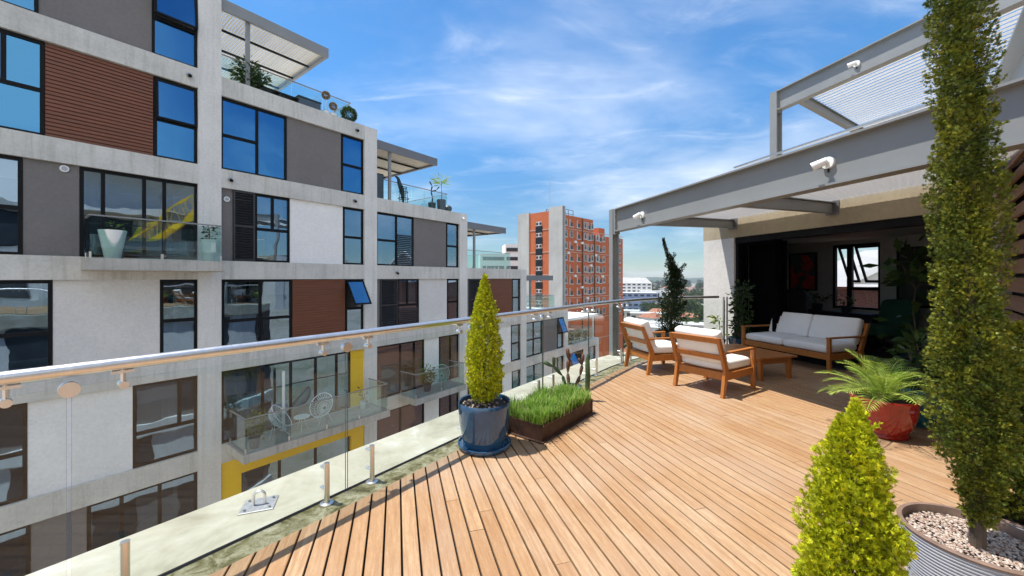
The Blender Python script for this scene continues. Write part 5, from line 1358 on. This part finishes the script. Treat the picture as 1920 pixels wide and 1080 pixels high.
m.frombm(bm, 0, Matrix.Translation((0, 0, .2)) @ T); m.build('disc', M['dark_pot'], t, smooth=True)

# ------------------------------------------------------------------ brick tower
TR = math.atan2(.714, .70)
tw = empty('brick_tower', (13.06, 99, 0), TR, 'tall orange brick apartment tower with bare concrete edges and porthole windows', 'apartment tower')
m = MB()
m.box(.01, 15.2, .6, 15.0, GZ, 18.2); m.box(15.201, 32.5, .6, 15.0, GZ, 14.0); m.box(19.2, 22.5, 1.2, 9, 14.0, 16.4)
m.box(-.02, .6, 4.3, 11.4, GZ, 19.4)
m.build('wall', M['brick'], tw)
m = MB(); m.box(-.35, .55, -.15, 4.3, GZ, 20.2); m.box(-.35, .55, 11.4, 15.6, GZ, 19.7); m.box(.0, 1.0, -.15, .59, GZ, 20.2); m.build('concrete_pier', M['pier'], tw)
m = MB()
for i in range(1, 9):
    z = 14.6-(i-1)*6.1
    m.box(1.01, 32.5, .45, .599, z-.1, z+.08); m.box(-.13, -.021, 4.31, 11.39, z-.1, z+.08)
m.build('string_course', simple('pale_band', (.52, .36, .28), .8), tw)
m = MB()
for x in (9.6, 15.6, 24.): m.tube([(x, .4, GZ), (x, .4, 18.0 if x < 15 else 13.8)], .12, 8)
m.build('downpipe', M['rust'], tw)
def round_win():
    m = MB(); w_, h_ = .58, .88
    m.box(-w_, w_, -.20, 0, -h_, h_, 2)
    for q in ((-w_-.01, -w_+.13), (w_-.13, w_+.01)): m.box(q[0], q[1], -.25, 0, -h_, h_, 0)
    m.box(-w_+.131, w_-.131, -.25, 0, h_-.13, h_, 0); m.box(-w_+.131, w_-.131, -.25, 0, -h_, -h_+.13, 0)
    m.tube([(0, -.202, -.2), (0, -.212, -.2)], .36, 14, 1)
    m.box(-w_-.1, w_+.1, -.30, .0, -h_-.14, -h_-.001, 0)
    return m
w0 = round_win().build('window', [M['curtain'], M['city_dark'], M['panel_grey']], tw); w0.location = (.62+1.3, .59, 16.3)
def tall_win():
    m = MB(); m.box(-.75, -.5, -.22, 0, -1.0, 1.0, 0); m.box(-.499, .7, -.12, 0, -1.0, .1, 1); m.box(-.499, .7, -.12, 0, .11, .9, 2); m.box(-1, 1, -.3, 0, -1.2, -1.001, 0); return m
w1 = tall_win().build('window', [M['curtain'], M['city_dark'], M['brick']], tw); w1.location = (4.4, .59, 16.3)
def dark_win():
    m = MB(); m.box(-.6, .6, -.2, 0, -.9, .9, 1)
    for q in ((-.61, -.5), (.5, .61)): m.box(q[0], q[1], -.25, 0, -.9, .9, 0)
    m.box(-.499, .499, -.25, 0, .8, .9, 0); m.box(-.499, .499, -.26, 0, -.95, -.8, 0); m.box(-.03, .03, -.22, 0, -.799, .799, 0); return m
w2 = dark_win().build('window', [M['curtain'], M['city_dark']], tw); w2.location = (4.4, .59, 16.3-3.05)
for x, z in ((2.9, 8.2), (6.0, 2.1), (9.3, 11.2), (9.3, -1.0), (13.7, 5.1), (16.2, 8.1), (19.9, 2.0), (12.0, -4.1), (6.1, 11.3)):
    m = MB(); m.box(x-.4, x+.4, .1, .58, z-.3, z+.3); m.build('air_conditioner', M['white'], tw)
cols = [(1.92, 0, 1), (4.4, 1, 1), (7.8, 1, 1), (11.0, 0, 1), (12.95, 1, 1), (14.5, 0, 1), (17.2, 0, 0), (18.9, 1, 0), (20.8, 0, 0), (24.5, 0, 0), (30.2, 0, 0)]
cnt = 0
for c_, (x, kind, high) in enumerate(cols):
    for i in range(9):
        if i == 0 and not high: continue
        if c_ == 0 and i == 0: continue
        if c_ == 1 and i < 2: continue
        o = (w1 if kind else w2 if (c_*5+i*3) % 4 == 0 else w0).copy(); C.objects.link(o); o.parent = tw; o.location = (x, .59, 16.3-3.05*i); cnt += 1
m = MB()
for i in range(10):
    z = 16.3-3.05*i
    m.box(-.20, -.03, 7.0, 8.8, z-.55, z+.55, 0); m.box(-.16, -.029, 6.7, 9.1, z-2.42, z-.63, 1)
    for y in (7.35, 8.45): m.tube([(-.201, y, z), (-.212, y, z)], .42, 12, 1)
    for j in range(5): m.box(-.19, -.161, 6.72, 9.08, z-2.4+j*.34, z-2.2+j*.34, 2)
o = m.build('louvre_window', [M['curtain'], M['city_dark'], M['black']], tw); tag(o, kind=None)
pl = MB(); pl.box(2.0, 9.5, 3, 8, 18.21, 18.5)
for i in range(4):
    for j in range(2): pl.bar((2.2+i*2.3, 3.2+j*4, 18.5), (2.2+i*2.3, 3.2+j*4, 20.4), .12, .12, up=(1, 0, 0))
for z in (19.3, 20.4): pl.bar((2.2, 3.2, z), (9.1, 3.2, z), .1, .1); pl.bar((2.2, 7.2, z), (9.1, 7.2, z), .1, .1)
pl.box(3.2, 6.5, 3.8, 6.6, 18.5, 20.0)
pl.build('roof_plant', M['rust'], tw)
m = MB(); m.tube([(.3, 4.4, 19.5), (.3, 4.4, 28.5)], .06, 6); m.build('mast', M['galv'], tw)

wb = empty('office_block', (-.6, 152, 0), R(8), 'white office block with dark window bands left behind the brick tower', 'office block')
m = MB(); m.box(-12, 14, 0, 14, GZ, 11.0); m.box(-2, 14, .3, 12, 11.0, 15.0); m.build('wall', M['white'], wb)
for i in range(7):
    for x0, x1 in ((-11, -2.5), (-1.6, 5.2)):
        z = 12.8-i*3.6
        if x0 < -5 and i == 0: continue
        m = MB(); m.box(x0, x1, -.12, -.01 if i else .29, z-.7, z+.7); m.build('window', M['city_dark'], wb)

# ------------------------------------------------------------------ ground, hills, city
def ground_mat():
    t = NT('city_ground'); v = t.coords(); a = t.noise(v, .02, 6, .65); b = t.noise(v, .11, 5, .7)
    c = t.ramp(a, [(.35, (.10, .11, .05)), (.48, (.20, .175, .13)), (.6, (.27, .25, .22)), (.75, (.12, .12, .07))])
    c = t.mix(t.ramp(b, [(.45, 0.), (.6, .6)]), c, (.30, .27, .235)); return t.done(t.pbr(c, .95))
m = MB(); n = 24; vs = []; rr = [0, 30, 80, 200, 500, 1200, 3000, 9000]
m.add([(rr[-1]*math.cos(2*PI*i/96), rr[-1]*math.sin(2*PI*i/96), GZ) for i in range(96)], [tuple(range(96))]); tag(m.build('ground', ground_mat(), recalc=False), kind='structure')
M['hill'] = simple('wooded_hill', (.05, .075, .04), .95, var=.45, scale=.006)
m = MB(); nx, ny = 90, 10; vs = []; fs = []
for j in range(ny+1):
    for i in range(nx+1):
        x = -1500+5200*i/nx; y = 2300+1700*j/ny; h = (math.sin(PI*j/ny)**.8)*(30+5*math.sin(i*.31)+4*math.sin(i*.83+1)+4*math.sin(i*1.7)+5*math.sin(i*2.9+j))
        vs.append((x, y, GZ-1+h))
for j in range(ny):
    for i in range(nx): a = j*(nx+1)+i; fs.append((a, a+1, a+nx+2, a+nx+1))
m.add(vs, fs); tag(m.build('hills', M['hill'], smooth=True), kind='structure')

def city_house(name, x, y, w, d, h, roof, rz, lab, cat='house', grp='low houses of the city below', wall='city_wall', nw=3, floors=2, proto=None):
    if proto:
        t = dup(proto); t.location = (x, y, GZ); t.rotation_euler = (0, 0, rz); return t
    t = empty(name, (x, y, GZ), rz, lab, cat, grp)
    m = MB(); m.box(-w/2, w/2, -d/2, d/2, 0, h); m.build('wall', M[wall], t)
    m = MB()
    if roof in ('roof_red', 'roof_grey'):
        e = .5; r = h+.30*d
        m.add([(-w/2-e, -d/2-e, h-.05), (w/2+e, -d/2-e, h-.05), (w/2+e, d/2+e, h-.05), (-w/2-e, d/2+e, h-.05), (-w/2+d*.3, 0, r), (w/2-d*.3, 0, r)], [(0, 1, 5, 4), (1, 2, 5), (2, 3, 4, 5), (3, 0, 4), (0, 3, 2, 1)])
    else: m.box(-w/2-.3, w/2+.3, -d/2-.3, d/2+.3, h, h+.5)
    m.build('roof', M[roof], t)
    for f_ in range(floors):
        for i in range(nw):
            xx = -w/2+w*(i+.5)/nw; zz_ = h*(f_+.55)/floors
            m = MB(); m.box(xx-w/nw*.3, xx+w/nw*.3, -d/2-.06, -d/2-.001, zz_-h/floors*.22, zz_+h/floors*.22); m.build('window', M['city_dark'], t)
    return t
protos = [city_house('town_house', 62, 175, 14, 9, 6, 'roof_red', .2, 'low city house with terracotta hipped roof'),
          city_house('town_house', 70, 205, 16, 10, 5, 'roof_grey', -.3, 'low city house with grey hipped roof'),
          city_house('warehouse', 80, 240, 26, 14, 6.5, 'roof_white', .1, 'low city warehouse with flat white roof', 'warehouse', 'white roofed warehouses of the city below', nw=5, floors=1),
          city_house('town_house', 95, 260, 12, 10, 8, 'roof_red', .6, 'taller pale city house with terracotta roof', wall='white')]
occ = [(13, 99, 40), (0, 152, 25), (62, 175, 12), (70, 205, 12), (80, 240, 16), (95, 260, 12)]
def free(x, y, r):
    for a, b, q in occ:
        if (a-x)**2+(b-y)**2 < (q+r)**2: return False
    occ.append((x, y, r)); return True
# a few buildings one can tell apart
city_house('office_block', 200, 640, 62, 30, 26, 'roof_grey', R(-20), 'large pale block rising above the trees near the horizon', 'office block', None, nw=8, floors=5, wall='white'); occ.append((200, 640, 50))
city_house('office_block', 128, 400, 42, 22, 19, 'roof_white', R(-12), 'blue clad office block just right of the brick tower', 'office block', None, wall='city_blue', nw=7, floors=4); occ.append((128, 400, 28))
city_house('office_block', 152, 415, 26, 20, 20, 'roof_white', R(-12), 'white block with blue grey windows right of the blue office', 'office block', None, wall='white', nw=4, floors=3); occ.append((152, 415, 18))
city_house('apartment_block', 78, 172, 15, 12, 14, 'roof_white', R(-28), 'four storey grey block with dark window bands seen right of the twisted juniper', 'apartment block', None, wall='curtain', nw=2, floors=4); occ.append((78, 172, 12))
city_house('warehouse', 66, 205, 34, 16, 9, 'roof_white', R(-18), 'long white roofed shed left of the twisted juniper', 'warehouse', None, wall='white', nw=6, floors=1); occ.append((66, 205, 20))
city_house('warehouse', 40, 112, 20, 12, 6, 'roof_white', R(-35), 'white roofed shed nearest the railing right of the corner post', 'warehouse', None, wall='city_wall', nw=4, floors=1); occ.append((40, 112, 13))
k = 0; tries = 0
while k < 190 and tries < 9000:
    tries += 1
    y = 85*math.exp(random.uniform(0, 1)**.9*math.log(1500/85)); x = y*random.uniform(.02, .62); pr = random.choice([0, 0, 1, 2, 2, 3]); r_ = 17 if pr == 2 else 10
    if y > 700: pr = random.choice([0, 2, 3])
    if not free(x, y, r_*.8): continue
    city_house('', x, y, 0, 0, 0, '', random.uniform(-.7, .5), '', proto=protos[pr]); k += 1

def tree_mesh(seed, h):
    P, D = [], []
    g = np.random.default_rng(seed); nb = 9
    for i in range(nb):
        c = np.array([g.normal(0, h*.2), g.normal(0, h*.2), h*g.uniform(.45, .85)]); r = h*g.uniform(.16, .27)
        d = g.normal(size=(60, 3)); d /= np.linalg.norm(d, axis=1)[:, None]; P.append(c+d*r*g.uniform(.5, 1, (60, 1))); D.append(d+np.array([0, 0, .3]))
    P = np.concatenate(P); D = np.concatenate(D); return sprigs(P, D, h*.15*g.uniform(.7, 1.3, len(P)), h*.07, 2)
tp = []
for i in range(4):
    h = 9+2*i; t = empty('tree', (60+8*i, 150+10*i, GZ), 0, ('round leafy city tree, smallest kind', 'round leafy city tree, middling kind', 'broad leafy city tree', 'tall broad leafy city tree')[i], 'tree', 'trees of the city below')
    V, F = tree_mesh(40+i, h); np_obj('crown', V, F, M['city_leaf'], t)
    m = MB(); m.tube([(0, 0, 0), (.1, 0, h*.35), (0, .1, h*.7)], [.3, .22, .06], 8); m.tube([(.1, 0, h*.35), (h*.15, .1, h*.6)], [.16, .05], 6); m.tube([(.1, 0, h*.35), (-h*.14, .1, h*.6)], [.16, .05], 6); m.build('trunk', M['bark'], t)
    tp.append(t)
k = 0; tries = 0
while k < 280 and tries < 12000:
    tries += 1
    y = 90*math.exp(random.uniform(0, 1)**.7*math.log(2200/90)); x = y*random.uniform(.0, .64)
    if not free(x, y, 4 if y < 500 else 2): continue
    o = dup(random.choice(tp[:2] if y < 250 else tp)); s_ = random.uniform(.8, 1.25)*(1 if y < 900 else 1.5); o.location = (x, y, GZ); o.rotation_euler = (0, 0, random.uniform(0, 6)); o.scale = (s_*1.15, s_*1.15, s_); k += 1
bpy.context.view_layer.update()

# ------------------------------------------------------------------ the air
m = MB(); m.box(-2500, 4500, -500, 4600, GZ-1.5, 62)
t = NT('city_haze'); pv = t.n('ShaderNodeVolumePrincipled'); pv.inputs['Color'].default_value = (.80, .88, 1.0, 1); pv.inputs['Density'].default_value = .00013; pv.inputs['Anisotropy'].default_value = .2
t.l(pv.outputs[0], t.out.inputs['Volume']); hzo = m.build('haze', t.mat); tag(hzo, kind='stuff')
